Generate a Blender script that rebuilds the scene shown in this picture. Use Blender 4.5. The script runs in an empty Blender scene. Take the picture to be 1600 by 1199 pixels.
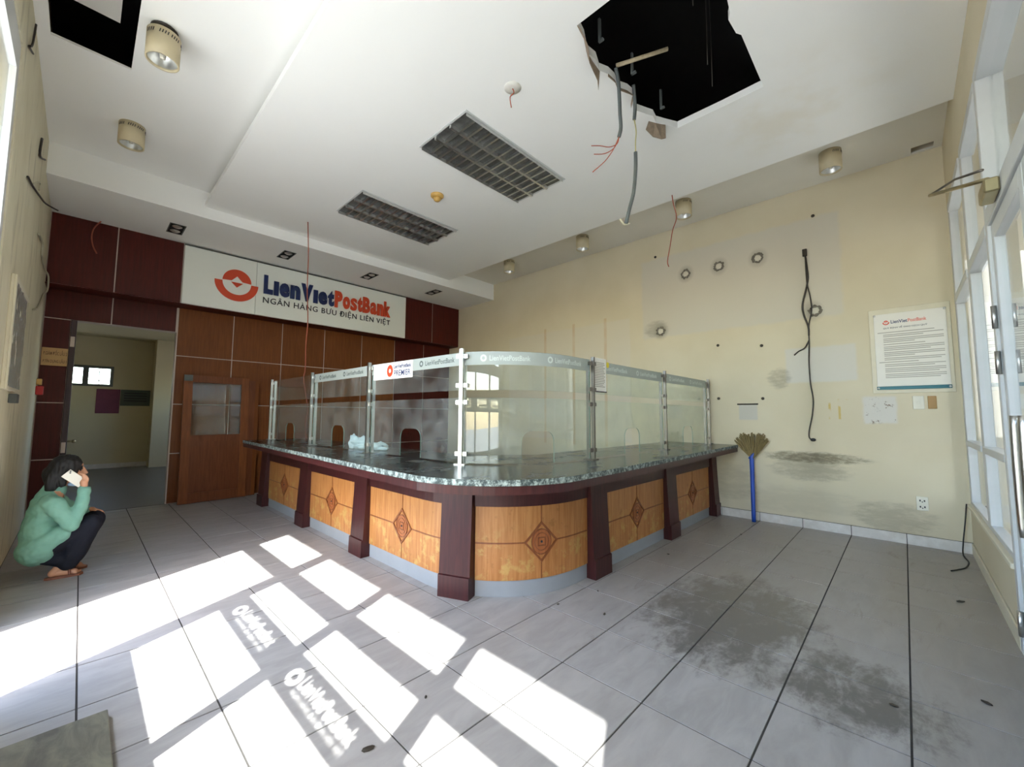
import bpy, bmesh, math, random
from mathutils import Vector, Matrix, noise as mnoise

random.seed(7)
SC = bpy.context.scene
COL = SC.collection
R = math.radians

# ------------------------------------------------------------------ camera
cam = bpy.data.cameras.new('camera')
cam.sensor_fit = 'HORIZONTAL'; cam.sensor_width = 36.0
cam.lens = 641.2 / 1600 * 36.0
cam.clip_start = 0.02; cam.clip_end = 300
camo = bpy.data.objects.new('camera', cam); COL.objects.link(camo)
YAW, PITCH, ROLL = R(43.654), R(4.428), R(0.315)
fw = Vector((math.cos(YAW)*math.cos(PITCH), math.sin(YAW)*math.cos(PITCH), math.sin(PITCH)))
rt = Vector((math.sin(YAW), -math.cos(YAW), 0)); up = rt.cross(fw)
r2 = rt*math.cos(ROLL) + up*math.sin(ROLL); u2 = -rt*math.sin(ROLL) + up*math.cos(ROLL)
camo.matrix_world = Matrix(((r2.x, u2.x, -fw.x, 0.0), (r2.y, u2.y, -fw.y, 0.0), (r2.z, u2.z, -fw.z, 1.467), (0, 0, 0, 1)))
SC.camera = camo

# ------------------------------------------------------------------ world, sun, exposure
w = bpy.data.worlds.new('sky'); SC.world = w; w.use_nodes = True
nt = w.node_tree; bg = nt.nodes['Background']
sky = nt.nodes.new('ShaderNodeTexSky'); sky.sky_type = 'NISHITA'; sky.sun_disc = False
sky.sun_elevation = R(47); sky.sun_rotation = R(243.4); sky.air_density = 1.0; sky.dust_density = 1.2
nt.links.new(sky.outputs[0], bg.inputs[0]); bg.inputs[1].default_value = 0.68
sun = bpy.data.lights.new('sun', 'SUN'); sun.energy = 12.0; sun.angle = R(0.53); sun.color = (1.0, 0.985, 0.97)
suno = bpy.data.objects.new('sun', sun); COL.objects.link(suno)
suno.rotation_euler = Vector((1.0, 0.5, -1.2)).to_track_quat('-Z', 'Y').to_euler(); suno.location = (-6, -3, 9)
SC.view_settings.view_transform = 'Standard'; SC.view_settings.look = 'None'
SC.view_settings.exposure = 1.5; SC.view_settings.gamma = 1.0; SC.view_settings.use_curve_mapping = False
SC.cycles.max_bounces = 12; SC.cycles.diffuse_bounces = 7; SC.cycles.glossy_bounces = 5
SC.cycles.transparent_max_bounces = 24; SC.cycles.transmission_bounces = 8
SC.cycles.sample_clamp_indirect = 8.0; SC.cycles.caustics_reflective = False

# ------------------------------------------------------------------ node helpers
class N:
    def __init__(s, m):
        m.use_nodes = True; s.m = m; s.t = m.node_tree; s.t.nodes.clear()
        s.out = s.t.nodes.new('ShaderNodeOutputMaterial'); s._p = None
    def new(s, k, **a):
        n = s.t.nodes.new('ShaderNode' + k)
        for q, v in a.items(): setattr(n, q, v)
        return n
    def put(s, sock, v):
        if isinstance(v, bpy.types.NodeSocket): s.t.links.new(v, sock)
        elif isinstance(v, (tuple, list)): sock.default_value = (*v, 1.0)[:len(sock.default_value)] if len(v) == 3 and len(sock.default_value) == 4 else v
        else: sock.default_value = v
    def pos(s):
        if not s._p: s._p = s.new('NewGeometry').outputs['Position']
        return s._p
    def xyz(s):
        n = s.new('SeparateXYZ'); s.put(n.inputs[0], s.pos()); return n.outputs
    def math(s, op, a, b=None, c=None, clamp=False):
        n = s.new('Math', operation=op, use_clamp=clamp)
        for i, v in enumerate((a, b, c)):
            if v is not None: s.put(n.inputs[i], v)
        return n.outputs[0]
    def scaled(s, sc, vec=None, rot=None):
        n = s.new('Mapping'); s.put(n.inputs['Vector'], vec or s.pos()); n.inputs['Scale'].default_value = sc
        if rot: n.inputs['Rotation'].default_value = rot
        return n.outputs[0]
    def noise(s, scale, vec=None, detail=4, rough=0.55, dist=0.0):
        n = s.new('TexNoise'); s.put(n.inputs['Vector'], vec or s.pos())
        n.inputs['Scale'].default_value = scale; n.inputs['Detail'].default_value = detail
        n.inputs['Roughness'].default_value = rough; n.inputs['Distortion'].default_value = dist
        return n.outputs['Fac']
    def ramp(s, v, a, b):           # smooth 0..1 between a and b
        n = s.new('MapRange', interpolation_type='SMOOTHSTEP'); s.put(n.inputs[0], v)
        n.inputs[1].default_value = a; n.inputs[2].default_value = b
        return n.outputs[0]
    def box(s, ax, ay, x0, x1, y0, y1, soft=0.02, wob=0.0):
        if wob:
            d = s.math('MULTIPLY', s.math('SUBTRACT', s.noise(6.0), 0.5), wob)
            ax = s.math('ADD', ax, d); ay = s.math('ADD', ay, d)
        a = s.math('MULTIPLY', s.ramp(ax, x0 - soft, x0 + soft), s.ramp(ax, x1 + soft, x1 - soft))
        b = s.math('MULTIPLY', s.ramp(ay, y0 - soft, y0 + soft), s.ramp(ay, y1 + soft, y1 - soft))
        return s.math('MULTIPLY', a, b)
    def blob(s, ax, ay, cx, cy, rx, ry):   # 1 in the centre, 0 outside the ellipse
        dx = s.math('DIVIDE', s.math('SUBTRACT', ax, cx), rx); dy = s.math('DIVIDE', s.math('SUBTRACT', ay, cy), ry)
        q = s.math('ADD', s.math('MULTIPLY', dx, dx), s.math('MULTIPLY', dy, dy))
        return s.ramp(q, 1.0, 0.0)
    def mix(s, f, a, b):
        n = s.new('Mix', data_type='RGBA'); s.put(n.inputs[0], f); s.put(n.inputs[6], a); s.put(n.inputs[7], b)
        return n.outputs[2]
    def bsdf(s, col, rough=0.5, metal=0.0, spec=0.5, bump=None, bstr=0.3, bdist=0.01, **kw):
        n = s.new('BsdfPrincipled'); s.put(n.inputs['Base Color'], col); s.put(n.inputs['Roughness'], rough)
        s.put(n.inputs['Metallic'], metal); n.inputs['Specular IOR Level'].default_value = spec
        for k, v in kw.items(): s.put(n.inputs[k], v)
        if bump is not None:
            b = s.new('Bump'); b.inputs['Strength'].default_value = bstr; b.inputs['Distance'].default_value = bdist
            s.put(b.inputs['Height'], bump); s.t.links.new(b.outputs[0], n.inputs['Normal'])
        return n.outputs[0]
    def fin(s, sh): s.t.links.new(sh, s.out.inputs[0]); return s.m

def lin(r, g, b):       # sRGB 0..255 to linear
    f = lambda c: (c/255)/12.92 if c <= 10 else (((c/255) + 0.055)/1.055)**2.4
    return (f(r), f(g), f(b))
def mat(name): return bpy.data.materials.new(name)
def plain(name, col, rough=0.5, metal=0.0, spec=0.5, var=0.12, scale=9.0, bstr=0.0):
    n = N(mat(name)); f = n.noise(scale)
    c2 = tuple(max(0, c*(1 - 2*var)) for c in col); c1 = tuple(min(1, c*(1 + var)) for c in col)
    c = n.mix(f, c2, c1)
    return n.fin(n.bsdf(c, rough, metal, spec, bump=n.noise(scale*12) if bstr else None, bstr=bstr))

M = {}
M['white'] = plain('white_paint', lin(236, 234, 228), 0.75, var=0.03, scale=1.2)
M['frame'] = plain('white_metal_frame', lin(208, 210, 210), 0.35, var=0.04)
M['cream_frame'] = plain('cream_frame', lin(222, 214, 190), 0.5, var=0.05)
M['grout'] = plain('grout', lin(74, 72, 70), 0.95, spec=0.1)
M['black'] = plain('black_rubber', (0.012, 0.012, 0.013), 0.5)
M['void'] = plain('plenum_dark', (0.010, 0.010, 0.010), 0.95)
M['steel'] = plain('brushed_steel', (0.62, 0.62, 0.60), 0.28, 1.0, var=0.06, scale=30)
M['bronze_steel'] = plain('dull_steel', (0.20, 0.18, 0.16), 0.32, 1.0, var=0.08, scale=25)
M['brass'] = plain('aged_brass', (0.45, 0.38, 0.22), 0.35, 1.0)
M['beige'] = plain('beige_lamp', lin(206, 192, 158), 0.5, var=0.06, scale=14)
M['yellow_plastic'] = plain('yellowed_plastic', lin(214, 172, 96), 0.45, var=0.05)
M['aluminium'] = plain('aluminium_louver', (0.74, 0.74, 0.72), 0.34, 1.0, var=0.1, scale=40)
M['tray'] = plain('dull_tray', (0.16, 0.16, 0.155), 0.35, 0.6, var=0.3, scale=18)
M['strip'] = plain('pale_strip', lin(206, 190, 180), 0.5, var=0.05)
M['plate'] = plain('plastic_plate', lin(226, 222, 206), 0.4, var=0.04)
M['brown_plate'] = plain('brown_plate', lin(176, 138, 84), 0.5)
M['grey_cable'] = plain('grey_conduit', lin(92, 98, 98), 0.55)
M['red_wire'] = plain('red_wire', lin(168, 84, 62), 0.5)
M['yellow_wire'] = plain('yellow_wire', lin(190, 180, 120), 0.5)
M['dark_wire'] = plain('dark_wire', lin(58, 52, 44), 0.5)
M['white_wire'] = plain('white_wire', lin(190, 184, 160), 0.5)
M['gypsum'] = plain('torn_gypsum', lin(150, 132, 112), 0.9, var=0.25, scale=30)
M['paper'] = plain('paper', lin(236, 232, 222), 0.7, var=0.02)
M['ink'] = plain('grey_print', lin(172, 166, 154), 0.8, var=0.05)
M['ink_dark'] = plain('dark_print', lin(52, 50, 54), 0.7, var=0.05)
M['navy'] = plain('navy_letters', lin(26, 42, 92), 0.4, var=0.06)
M['orange'] = plain('orange_letters', lin(214, 74, 40), 0.4, var=0.05)
M['orange_flat'] = M['orange']
M['teal'] = plain('teal_rail', lin(24, 110, 122), 0.4)
M['sign_white'] = plain('sign_panel', lin(240, 243, 237), 0.35, var=0.02, scale=1.0)
M['tan_plate'] = plain('tan_plaque', lin(206, 166, 112), 0.55, var=0.05)
M['tan_ink'] = plain('brown_engraving', lin(110, 76, 40), 0.6)
M['red_box'] = plain('red_plastic', lin(190, 40, 42), 0.4)
M['kick'] = plain('grey_plinth', lin(150, 154, 158), 0.45, var=0.08, scale=5)
M['maroon_wood'] = None
M['poster_maroon'] = plain('maroon_poster', lin(120, 60, 84), 0.6)
M['poster_green'] = plain('greygreen_poster', lin(86, 96, 86), 0.6)
M['blue_handle'] = plain('blue_plastic', lin(28, 74, 176), 0.35, var=0.05)
M['rose'] = plain('rose_white', lin(230, 228, 220), 0.5)
M['concrete'] = plain('outdoor_concrete', lin(168, 165, 159), 0.85, var=0.1, scale=0.8)
M['outer_wall'] = plain('outer_wall', lin(196, 192, 182), 0.85, var=0.06, scale=0.8)
M['light_block'] = plain('light_block_wall', lin(150, 148, 142), 0.85, var=0.06, scale=0.8)
M['shutter'] = plain('grey_shutter', lin(150, 152, 150), 0.5, var=0.05)
M['skin'] = plain('skin', lin(206, 150, 116), 0.5, var=0.05, scale=20)
M['hair'] = plain('black_hair', (0.006, 0.005, 0.005), 0.6, var=0.3, scale=60)
M['sandal'] = plain('brown_sandal', lin(130, 78, 54), 0.5)
M['phone'] = plain('white_phone', lin(240, 234, 218), 0.25, var=0.01)
M['mask_blue'] = plain('blue_mask', lin(150, 176, 204), 0.7)
M['bracket'] = plain('grey_bracket', lin(104, 108, 104), 0.5, 0.6)
M['yellow'] = plain('yellow_sticker', lin(228, 206, 60), 0.5)
M['marks'] = plain('wall_plug', lin(60, 54, 44), 0.8)
M['putty'] = plain('putty', lin(214, 208, 190), 0.8, var=0.1, scale=60)
M['dust_ring'] = plain('dust_ring', lin(128, 122, 110), 0.9, var=0.3, scale=60)

def wood(name, c1, c2, rough=0.35, axis='Z', scale=1.0, stain=None, spec=0.5):
    n = N(mat(name))
    s = {'Z': (14, 14, 0.8), 'X': (0.8, 14, 14), 'Y': (14, 0.8, 14)}[axis]
    v = n.scaled(tuple(q*scale for q in s))
    f = n.noise(3.0, v, 6, 0.6, 0.4)
    f2 = n.noise(1.3)
    c = n.mix(n.ramp(f, 0.3, 0.72), c1, c2)
    c = n.mix(n.math('MULTIPLY', n.ramp(f2, 0.35, 0.75), 0.25), c, tuple(q*0.6 for q in c1))
    r = rough
    if stain:
        k = n.math('MULTIPLY', n.ramp(n.noise(7.0, None, 8, 0.65), 0.5, 0.62), n.ramp(n.xyz()[2], 0.62, 0.3))
        c = n.mix(n.math('MULTIPLY', k, 0.65), c, stain)
        k2 = n.ramp(n.noise(12.0, None, 6, 0.6), 0.6, 0.7)
        c = n.mix(n.math('MULTIPLY', k2, 0.35), c, tuple(q*0.45 for q in c1))
    return n.fin(n.bsdf(c, r, 0.0, spec, bump=f, bstr=0.06))
M['maroon_wood'] = wood('maroon_veneer', lin(72, 20, 13), lin(88, 28, 20), 0.45, spec=0.3)
M['brown_wood'] = wood('brown_veneer', lin(112, 60, 24), lin(130, 74, 32), 0.45, spec=0.3)
M['door_wood'] = wood('door_wood', lin(104, 56, 30), lin(124, 70, 40), 0.42, spec=0.35)
M['door_wood2'] = wood('door_wood_light', lin(118, 66, 34), lin(138, 80, 44), 0.42, spec=0.35)
M['dark_wood'] = wood('dark_purple_wood', lin(54, 22, 24), lin(70, 31, 30), 0.38, spec=0.4)
M['frame_wood'] = wood('dark_jamb', lin(54, 34, 40), lin(66, 42, 46), 0.4)
M['panel_wood'] = wood('honey_panel', lin(164, 104, 52), lin(190, 132, 76), 0.45, stain=lin(190, 160, 92))
M['inlay'] = wood('brown_inlay', lin(120, 66, 34), lin(142, 82, 44), 0.4)
M['medal'] = wood('carved_medallion', lin(150, 86, 46), lin(176, 106, 60), 0.4)
M['stick'] = wood('pale_stick', lin(176, 160, 130), lin(196, 180, 150), 0.6)
M['straw'] = wood('straw', lin(104, 88, 50), lin(140, 122, 74), 0.7)

def m_floor():
    n = N(mat('floor_tile')); o = n.xyz()
    oi = n.new('ObjectInfo').outputs['Random']
    v = n.scaled((1.3, 4.2, 1.0)); vv = n.new('VectorMath', operation='ADD'); n.put(vv.inputs[0], v)
    cm = n.new('CombineXYZ'); n.put(cm.inputs[0], n.math('MULTIPLY', oi, 37.0)); n.put(cm.inputs[1], n.math('MULTIPLY', oi, 91.0))
    n.put(vv.inputs[1], cm.outputs[0])
    f = n.noise(2.2, vv.outputs[0], 6, 0.6, 0.6)
    c = n.mix(n.ramp(f, 0.25, 0.75), lin(148, 146, 145), lin(170, 168, 167))
    c = n.mix(n.math('MULTIPLY', oi, 0.22), c, lin(160, 153, 148))
    # dirt: a smeared soot patch and light grime by the walls
    ar = n.math('MAXIMUM', n.blob(o[0], o[1], 3.45, 1.0, 1.15, 0.75), n.math('MULTIPLY', n.blob(o[0], o[1], 2.95, 0.30, 0.6, 0.55), 0.8))
    sm = n.noise(3.2, n.scaled((1.0, 2.2, 1.0), rot=(0, 0, 0.25)), 8, 0.68, 0.5)
    sm = n.math('ADD', n.math('MULTIPLY', sm, 0.7), n.math('MULTIPLY', n.noise(17.0, None, 6, 0.7), 0.3))
    k = n.ramp(n.math('ADD', sm, n.math('MULTIPLY', ar, 0.30)), 0.58, 0.80)
    k = n.math('MULTIPLY', k, n.ramp(ar, 0.02, 0.30))
    c = n.mix(n.math('MULTIPLY', k, 0.82), c, lin(76, 74, 71))
    ar2 = n.math('MAXIMUM', n.blob(o[0], o[1], 5.2, 0.25, 1.9, 0.85), n.blob(o[0], o[1], 4.2, 1.3, 2.6, 1.0))
    sm2 = n.noise(2.6, n.scaled((0.8, 3.6, 1.0)), 8, 0.7, 0.8)
    k2 = n.math('MULTIPLY', n.ramp(sm2, 0.56, 0.74), n.ramp(ar2, 0.0, 0.5))
    c = n.mix(n.math('MULTIPLY', k2, 0.55), c, lin(100, 92, 80))
    g = n.math('MULTIPLY', n.ramp(o[0], 2.2, 4.5), 0.50)  # overall tile tone turns warmer towards the right side
    c = n.mix(g, c, lin(150, 140, 124))
    return n.fin(n.bsdf(c, n.math('ADD', 0.34, n.math('MULTIPLY', f, 0.2)), 0, 0.4, bump=f, bstr=0.05))
M['tile'] = m_floor()
def m_base():
    n = N(mat('skirting_tile')); f = n.noise(9.0)
    c = n.mix(n.ramp(f, 0.35, 0.7), lin(212, 206, 198), lin(226, 222, 216))
    return n.fin(n.bsdf(c, 0.35))
M['skirt'] = m_base()

def m_right_wall():
    n = N(mat('cream_wall')); o = n.xyz(); Y, Z = o[1], o[2]
    c = n.mix(n.ramp(n.noise(0.9), 0.3, 0.75), lin(211, 200, 172), lin(219, 209, 183))
    # ghosts of removed boards (paler, greyer paint)
    g = n.box(Y, Z, 0.50, 3.25, 2.80, 4.18, 0.03, 0.08)
    c = n.mix(n.math('MULTIPLY', g, 0.85), c, lin(208, 202, 187))
    g = n.box(Y, Z, 3.50, 6.5, 1.0, 3.22, 0.02, 0.04); c = n.mix(n.math('MULTIPLY', g, 0.7), c, lin(214, 206, 188))
    g = n.box(Y, Z, 0.40, 1.16, 1.93, 2.40, 0.02, 0.04); c = n.mix(n.math('MULTIPLY', g, 0.9), c, lin(212, 208, 198))
    g = n.box(Y, Z, 1.53, 1.77, 1.42, 1.64, 0.012); c = n.mix(n.math('MULTIPLY', g, 0.9), c, lin(200, 196, 186))
    for y in (4.0, 4.72, 5.45):
        g = n.box(Y, Z, y - 0.03, y + 0.03, 0.9, 3.3, 0.01); c = n.mix(n.math('MULTIPLY', g, n.math('MULTIPLY', n.noise(5), 0.9)), c, lin(200, 166, 120))
    # broken plaster
    g = n.box(Y, Z, 0.06, 0.37, 1.39, 1.72, 0.02, 0.05); c = n.mix(n.math('MULTIPLY', g, 0.9), c, lin(214, 210, 202))
    k = n.math('MULTIPLY', g, n.ramp(n.noise(14, None, 8, 0.7), 0.56, 0.62)); c = n.mix(n.math('MULTIPLY', k, 0.85), c, lin(104, 76, 48))
    for y in (0.52, 0.60, 0.70):
        g = n.box(Y, Z, y - 0.012, y + 0.012, 1.44, 1.70, 0.006); c = n.mix(n.math('MULTIPLY', g, n.ramp(n.noise(7), 0.45, 0.6)), c, lin(204, 178, 110))
    # scuffs and soot
    def soot(cx, cz, rx, rz, st, col=lin(112, 104, 86), sc=6.0):
        nonlocal c
        b = n.blob(Y, Z, cx, cz, rx, rz)
        q = n.ramp(n.math('ADD', n.noise(sc, n.scaled((1, 0.7, 2.4)), 7, 0.7), n.math('MULTIPLY', b, 0.35)), 0.50, 0.95)
        c = n.mix(n.math('MULTIPLY', n.math('MULTIPLY', q, n.ramp(b, 0.0, 0.6)), st), c, col)
    soot(0.92, 0.93, 0.76, 0.105, 0.95, lin(128, 119, 98), 11.0); soot(0.95, 0.78, 0.6, 0.22, 0.45)
    soot(0.14, 0.28, 0.5, 0.24, 0.40); soot(1.25, 2.00, 0.20, 0.20, 0.5); soot(1.1, 0.35, 1.0, 0.25, 0.14)
    soot(1.9, 0.5, 0.5, 0.35, 0.22); soot(3.0, 2.95, 0.3, 0.2, 0.4)
    for (cy, cz) in ((2.49, 3.80), (1.98, 3.80), (1.445, 3.79), (2.93, 2.905), (0.83, 2.89)):
        b = n.blob(Y, Z, cy, cz, 0.15, 0.17); c = n.mix(n.math('MULTIPLY', b, 0.40), c, lin(120, 114, 98))
    g = n.ramp(n.math('ADD', Z, n.math('MULTIPLY', n.noise(4), 0.03)), 0.150, 0.118); c = n.mix(n.math('MULTIPLY', g, 0.6), c, lin(96, 90, 74))
    return n.fin(n.bsdf(c, 0.75, 0, 0.3, bump=n.noise(40), bstr=0.05))
M['wall_right'] = m_right_wall()
def m_left_wall():
    n = N(mat('grimy_cream_wall')); o = n.xyz()
    c = n.mix(n.ramp(n.noise(1.1), 0.3, 0.75), lin(214, 206, 178), lin(228, 222, 198))
    k = n.ramp(n.noise(3.0, n.scaled((1, 3.0, 0.5)), 7, 0.65), 0.52, 0.75)
    c = n.mix(n.math('MULTIPLY', k, 0.5), c, lin(136, 128, 108))
    g = n.math('MULTIPLY', n.ramp(o[1], 6.4, 8.4), 0.25); c = n.mix(g, c, lin(168, 160, 138))  # smoothly darker towards the back end of the wall
    return n.fin(n.bsdf(c, 0.75, 0, 0.3, bump=n.noise(30), bstr=0.06))
M['wall_left'] = m_left_wall()
def m_ceiling():
    n = N(mat('ceiling_white')); o = n.xyz()
    c = n.mix(n.ramp(n.noise(0.7), 0.3, 0.8), lin(244, 244, 242), lin(247, 247, 245))
    # cobweb and water marks
    k = n.ramp(n.noise(9.0, n.scaled((1.0, 0.35, 1)), 9, 0.72, 1.5), 0.66, 0.74)
    a = n.math('MAXIMUM', n.blob(o[0], o[1], 0.75, 4.6, 0.55, 1.0), n.blob(o[0], o[1], -0.15, 5.15, 0.4, 0.3))
    c = n.mix(n.math('MULTIPLY', n.math('MULTIPLY', k, a), 0.8), c, lin(120, 116, 104))
    y = n.math('MULTIPLY', n.blob(o[0], o[1], 4.5, 0.6, 0.9, 0.9), n.ramp(n.noise(1.6), 0.4, 0.7)); c = n.mix(n.math('MULTIPLY', y, 0.30), c, lin(224, 210, 176))
    return n.fin(n.bsdf(c, 0.85, 0, 0.2))
M['ceiling'] = m_ceiling()
def m_ceiling2():
    n = N(mat('side_ceiling_grey'))  # slightly greyer white for the right ceiling strip
    c = n.mix(n.ramp(n.noise(0.9), 0.3, 0.8), lin(226, 223, 214), lin(234, 231, 223))
    return n.fin(n.bsdf(c, 0.85, 0, 0.2))
M['ceiling_grey'] = m_ceiling2()
def m_granite():
    n = N(mat('green_granite'))
    v = n.new('TexVoronoi'); v.inputs['Scale'].default_value = 46; n.put(v.inputs['Vector'], n.scaled((1, 0.6, 1)))
    a = n.ramp(n.noise(16, None, 8, 0.7, 1.2), 0.50, 0.68)
    b = n.ramp(v.outputs['Distance'], 0.5, 0.1)
    c = n.mix(n.math('MULTIPLY', a, 0.6), lin(34, 42, 42), lin(104, 120, 114))
    c = n.mix(n.math('MULTIPLY', n.math('MULTIPLY', a, b), 0.5), c, lin(196, 204, 196))
    s = n.ramp(n.noise(3.2, n.scaled((1, 1.6, 1)), 8, 0.7), 0.54, 0.72)
    c = n.mix(n.math('MULTIPLY', s, 0.35), c, lin(150, 150, 140))
    return n.fin(n.bsdf(c, n.math('ADD', 0.22, n.math('MULTIPLY', s, 0.4)), 0, 0.5))
M['granite'] = m_granite()
def m_granite_edge():
    n = N(mat('rough_granite_edge'))
    a = n.ramp(n.noise(26, None, 8, 0.75), 0.42, 0.66)
    c = n.mix(a, lin(46, 58, 58), lin(176, 188, 182))
    return n.fin(n.bsdf(c, 0.6, bump=n.noise(60), bstr=0.5))
M['granite_edge'] = m_granite_edge()
def m_glass(name, tint, refl=1.0, haze=0.0):
    n = N(mat(name))
    tr = n.new('BsdfTransparent'); n.put(tr.inputs[0], tint)
    gl = n.new('BsdfGlossy'); n.put(gl.inputs['Color'], (1, 1, 1)); gl.inputs['Roughness'].default_value = 0.0
    lw = n.new('LayerWeight'); lw.inputs[0].default_value = 0.5
    fr = n.math('ADD', 0.04, n.math('MULTIPLY', 0.96, n.math('POWER', lw.outputs['Facing'], 5.0)))
    mx = n.new('MixShader'); n.put(mx.inputs[0], n.math('MULTIPLY', fr, refl))
    n.t.links.new(tr.outputs[0], mx.inputs[1]); n.t.links.new(gl.outputs[0], mx.inputs[2]); sh = mx.outputs[0]
    if haze:
        df = n.new('BsdfDiffuse'); n.put(df.inputs[0], (0.75, 0.77, 0.74))
        m2 = n.new('MixShader'); n.put(m2.inputs[0], n.math('MULTIPLY', n.ramp(n.noise(3.0, None, 6, 0.65), 0.25, 0.8), haze))
        n.t.links.new(sh, m2.inputs[1]); n.t.links.new(df.outputs[0], m2.inputs[2]); sh = m2.outputs[0]
    return n.fin(sh)
M['pane'] = m_glass('clear_window_glass', (0.95, 0.97, 0.96))
M['screen_glass'] = m_glass('dusty_screen_glass', (0.92, 0.96, 0.94), 1.0, 0.085)
M['glass_edge'] = plain('green_glass_edge', lin(120, 150, 136), 0.2)
def m_film(name, col, tcol, alpha=0.0):
    n = N(mat(name))
    d = n.new('BsdfDiffuse'); n.put(d.inputs[0], col); t = n.new('BsdfTranslucent'); n.put(t.inputs[0], tcol)
    mx = n.new('MixShader'); mx.inputs[0].default_value = 0.5
    n.t.links.new(d.outputs[0], mx.inputs[1]); n.t.links.new(t.outputs[0], mx.inputs[2]); sh = mx.outputs[0]
    if alpha:
        tr = n.new('BsdfTransparent'); m2 = n.new('MixShader'); m2.inputs[0].default_value = alpha
        n.t.links.new(sh, m2.inputs[1]); n.t.links.new(tr.outputs[0], m2.inputs[2]); sh = m2.outputs[0]
    return n.fin(sh)
M['film'] = m_film('frosted_window_film', (0.7, 0.74, 0.72), (0.22, 0.24, 0.23))
M['frost'] = m_film('frosted_screen_band', (0.68, 0.72, 0.68), (0.55, 0.60, 0.56), 0.25)
M['frost_print'] = plain('frost_print', lin(84, 92, 88), 0.7, var=0.05)
M['frost_print_pale'] = plain('frost_print_pale', lin(214, 222, 214), 0.7, var=0.05)
def m_foil():
    n = N(mat('crinkled_silver_film')); f = n.noise(18, n.scaled((1, 2.0, 0.9)), 6, 0.6, 1.0)
    return n.fin(n.bsdf((0.66, 0.68, 0.69), 0.22, 0.9, 0.5, bump=f, bstr=0.9, bdist=0.03))
M['foil'] = m_foil()
def m_slab():
    n = N(mat('olive_veined_slab'))
    f = n.noise(3.0, n.scaled((3.5, 1.2, 1), rot=(0, 0, -0.5)), 7, 0.62, 0.9)
    c = n.mix(n.ramp(f, 0.3, 0.7), lin(84, 80, 72), lin(124, 122, 104))
    return n.fin(n.bsdf(c, 0.5, bump=f, bstr=0.1))
M['slab'] = m_slab()
def m_cloth(name, c1, c2, sc=22):
    n = N(mat(name)); f = n.noise(sc, None, 5, 0.6); g = n.noise(sc*20, None, 2)
    return n.fin(n.bsdf(n.mix(f, c1, c2), 0.85, 0, 0.2, bump=g, bstr=0.2, bdist=0.002))
M['sweater'] = m_cloth('mint_sweater', lin(112, 160, 142), lin(138, 184, 164), 9)
M['trousers'] = m_cloth('navy_trousers', lin(26, 27, 34), lin(38, 39, 48), 9)
M['rag'] = m_cloth('pale_blue_cloth', lin(186, 204, 216), lin(216, 228, 234), 12)
def m_corridor():
    n = N(mat('corridor_plaster')); return n.fin(n.bsdf(n.mix(n.noise(1.0), lin(196, 184, 150), lin(210, 198, 164)), 0.8))
M['corridor'] = m_corridor()
M['corridor_floor'] = plain('corridor_tile', lin(104, 102, 97), 0.35, var=0.06)

# ------------------------------------------------------------------ object helpers
ORG = {}
SHARP = []
def link(o, parent, org):
    COL.objects.link(o)
    if parent is not None:
        o.parent = parent; p = ORG[parent.name]
        o.location = org - p
    else: o.location = org
    ORG[o.name] = org
def tag(o, label=None, cat=None, group=None, kind=None):
    if label: o['label'] = label
    if cat: o['category'] = cat
    if group: o['group'] = group
    if kind: o['kind'] = kind
    return o
def thing(name, loc, label=None, cat=None, group=None, kind=None):
    o = bpy.data.objects.new(name, None); o.empty_display_size = 0.1; link(o, None, Vector(loc))
    return tag(o, label, cat, group, kind)
def mk(name, verts, faces, m, parent=None, smooth=False, fm=None):
    vs = [Vector(v) for v in verts]
    if parent is None:
        lo = [min(v[i] for v in vs) for i in range(3)]; hi = [max(v[i] for v in vs) for i in range(3)]
        org = Vector(((lo[0]+hi[0])/2, (lo[1]+hi[1])/2, lo[2]))
    else: org = ORG[parent.name].copy()
    me = bpy.data.meshes.new(name); me.from_pydata([v - org for v in vs], [], faces)
    for q in (m if isinstance(m, (list, tuple)) else [m]): me.materials.append(M[q] if isinstance(q, str) else q)
    if fm:
        for p, k in zip(me.polygons, fm): p.material_index = k
    if smooth:
        for p in me.polygons: p.use_smooth = True
    elif len(faces) > 30:
        for p in me.polygons: p.use_smooth = True
        SHARP.append(me)
    bm = bmesh.new(); bm.from_mesh(me); bmesh.ops.recalc_face_normals(bm, faces=bm.faces); bm.to_mesh(me); bm.free()
    me.update()
    if SHARP and SHARP[-1] == me: me.set_sharp_from_angle(angle=R(32))
    o = bpy.data.objects.new(name, me); link(o, parent, org)
    return o
BF = [(0, 1, 2, 3), (7, 6, 5, 4), (0, 4, 5, 1), (1, 5, 6, 2), (2, 6, 7, 3), (3, 7, 4, 0)]
def bxv(x0, x1, y0, y1, z0, z1):
    return [(x0, y0, z0), (x0, y1, z0), (x1, y1, z0), (x1, y0, z0), (x0, y0, z1), (x0, y1, z1), (x1, y1, z1), (x1, y0, z1)]
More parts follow.
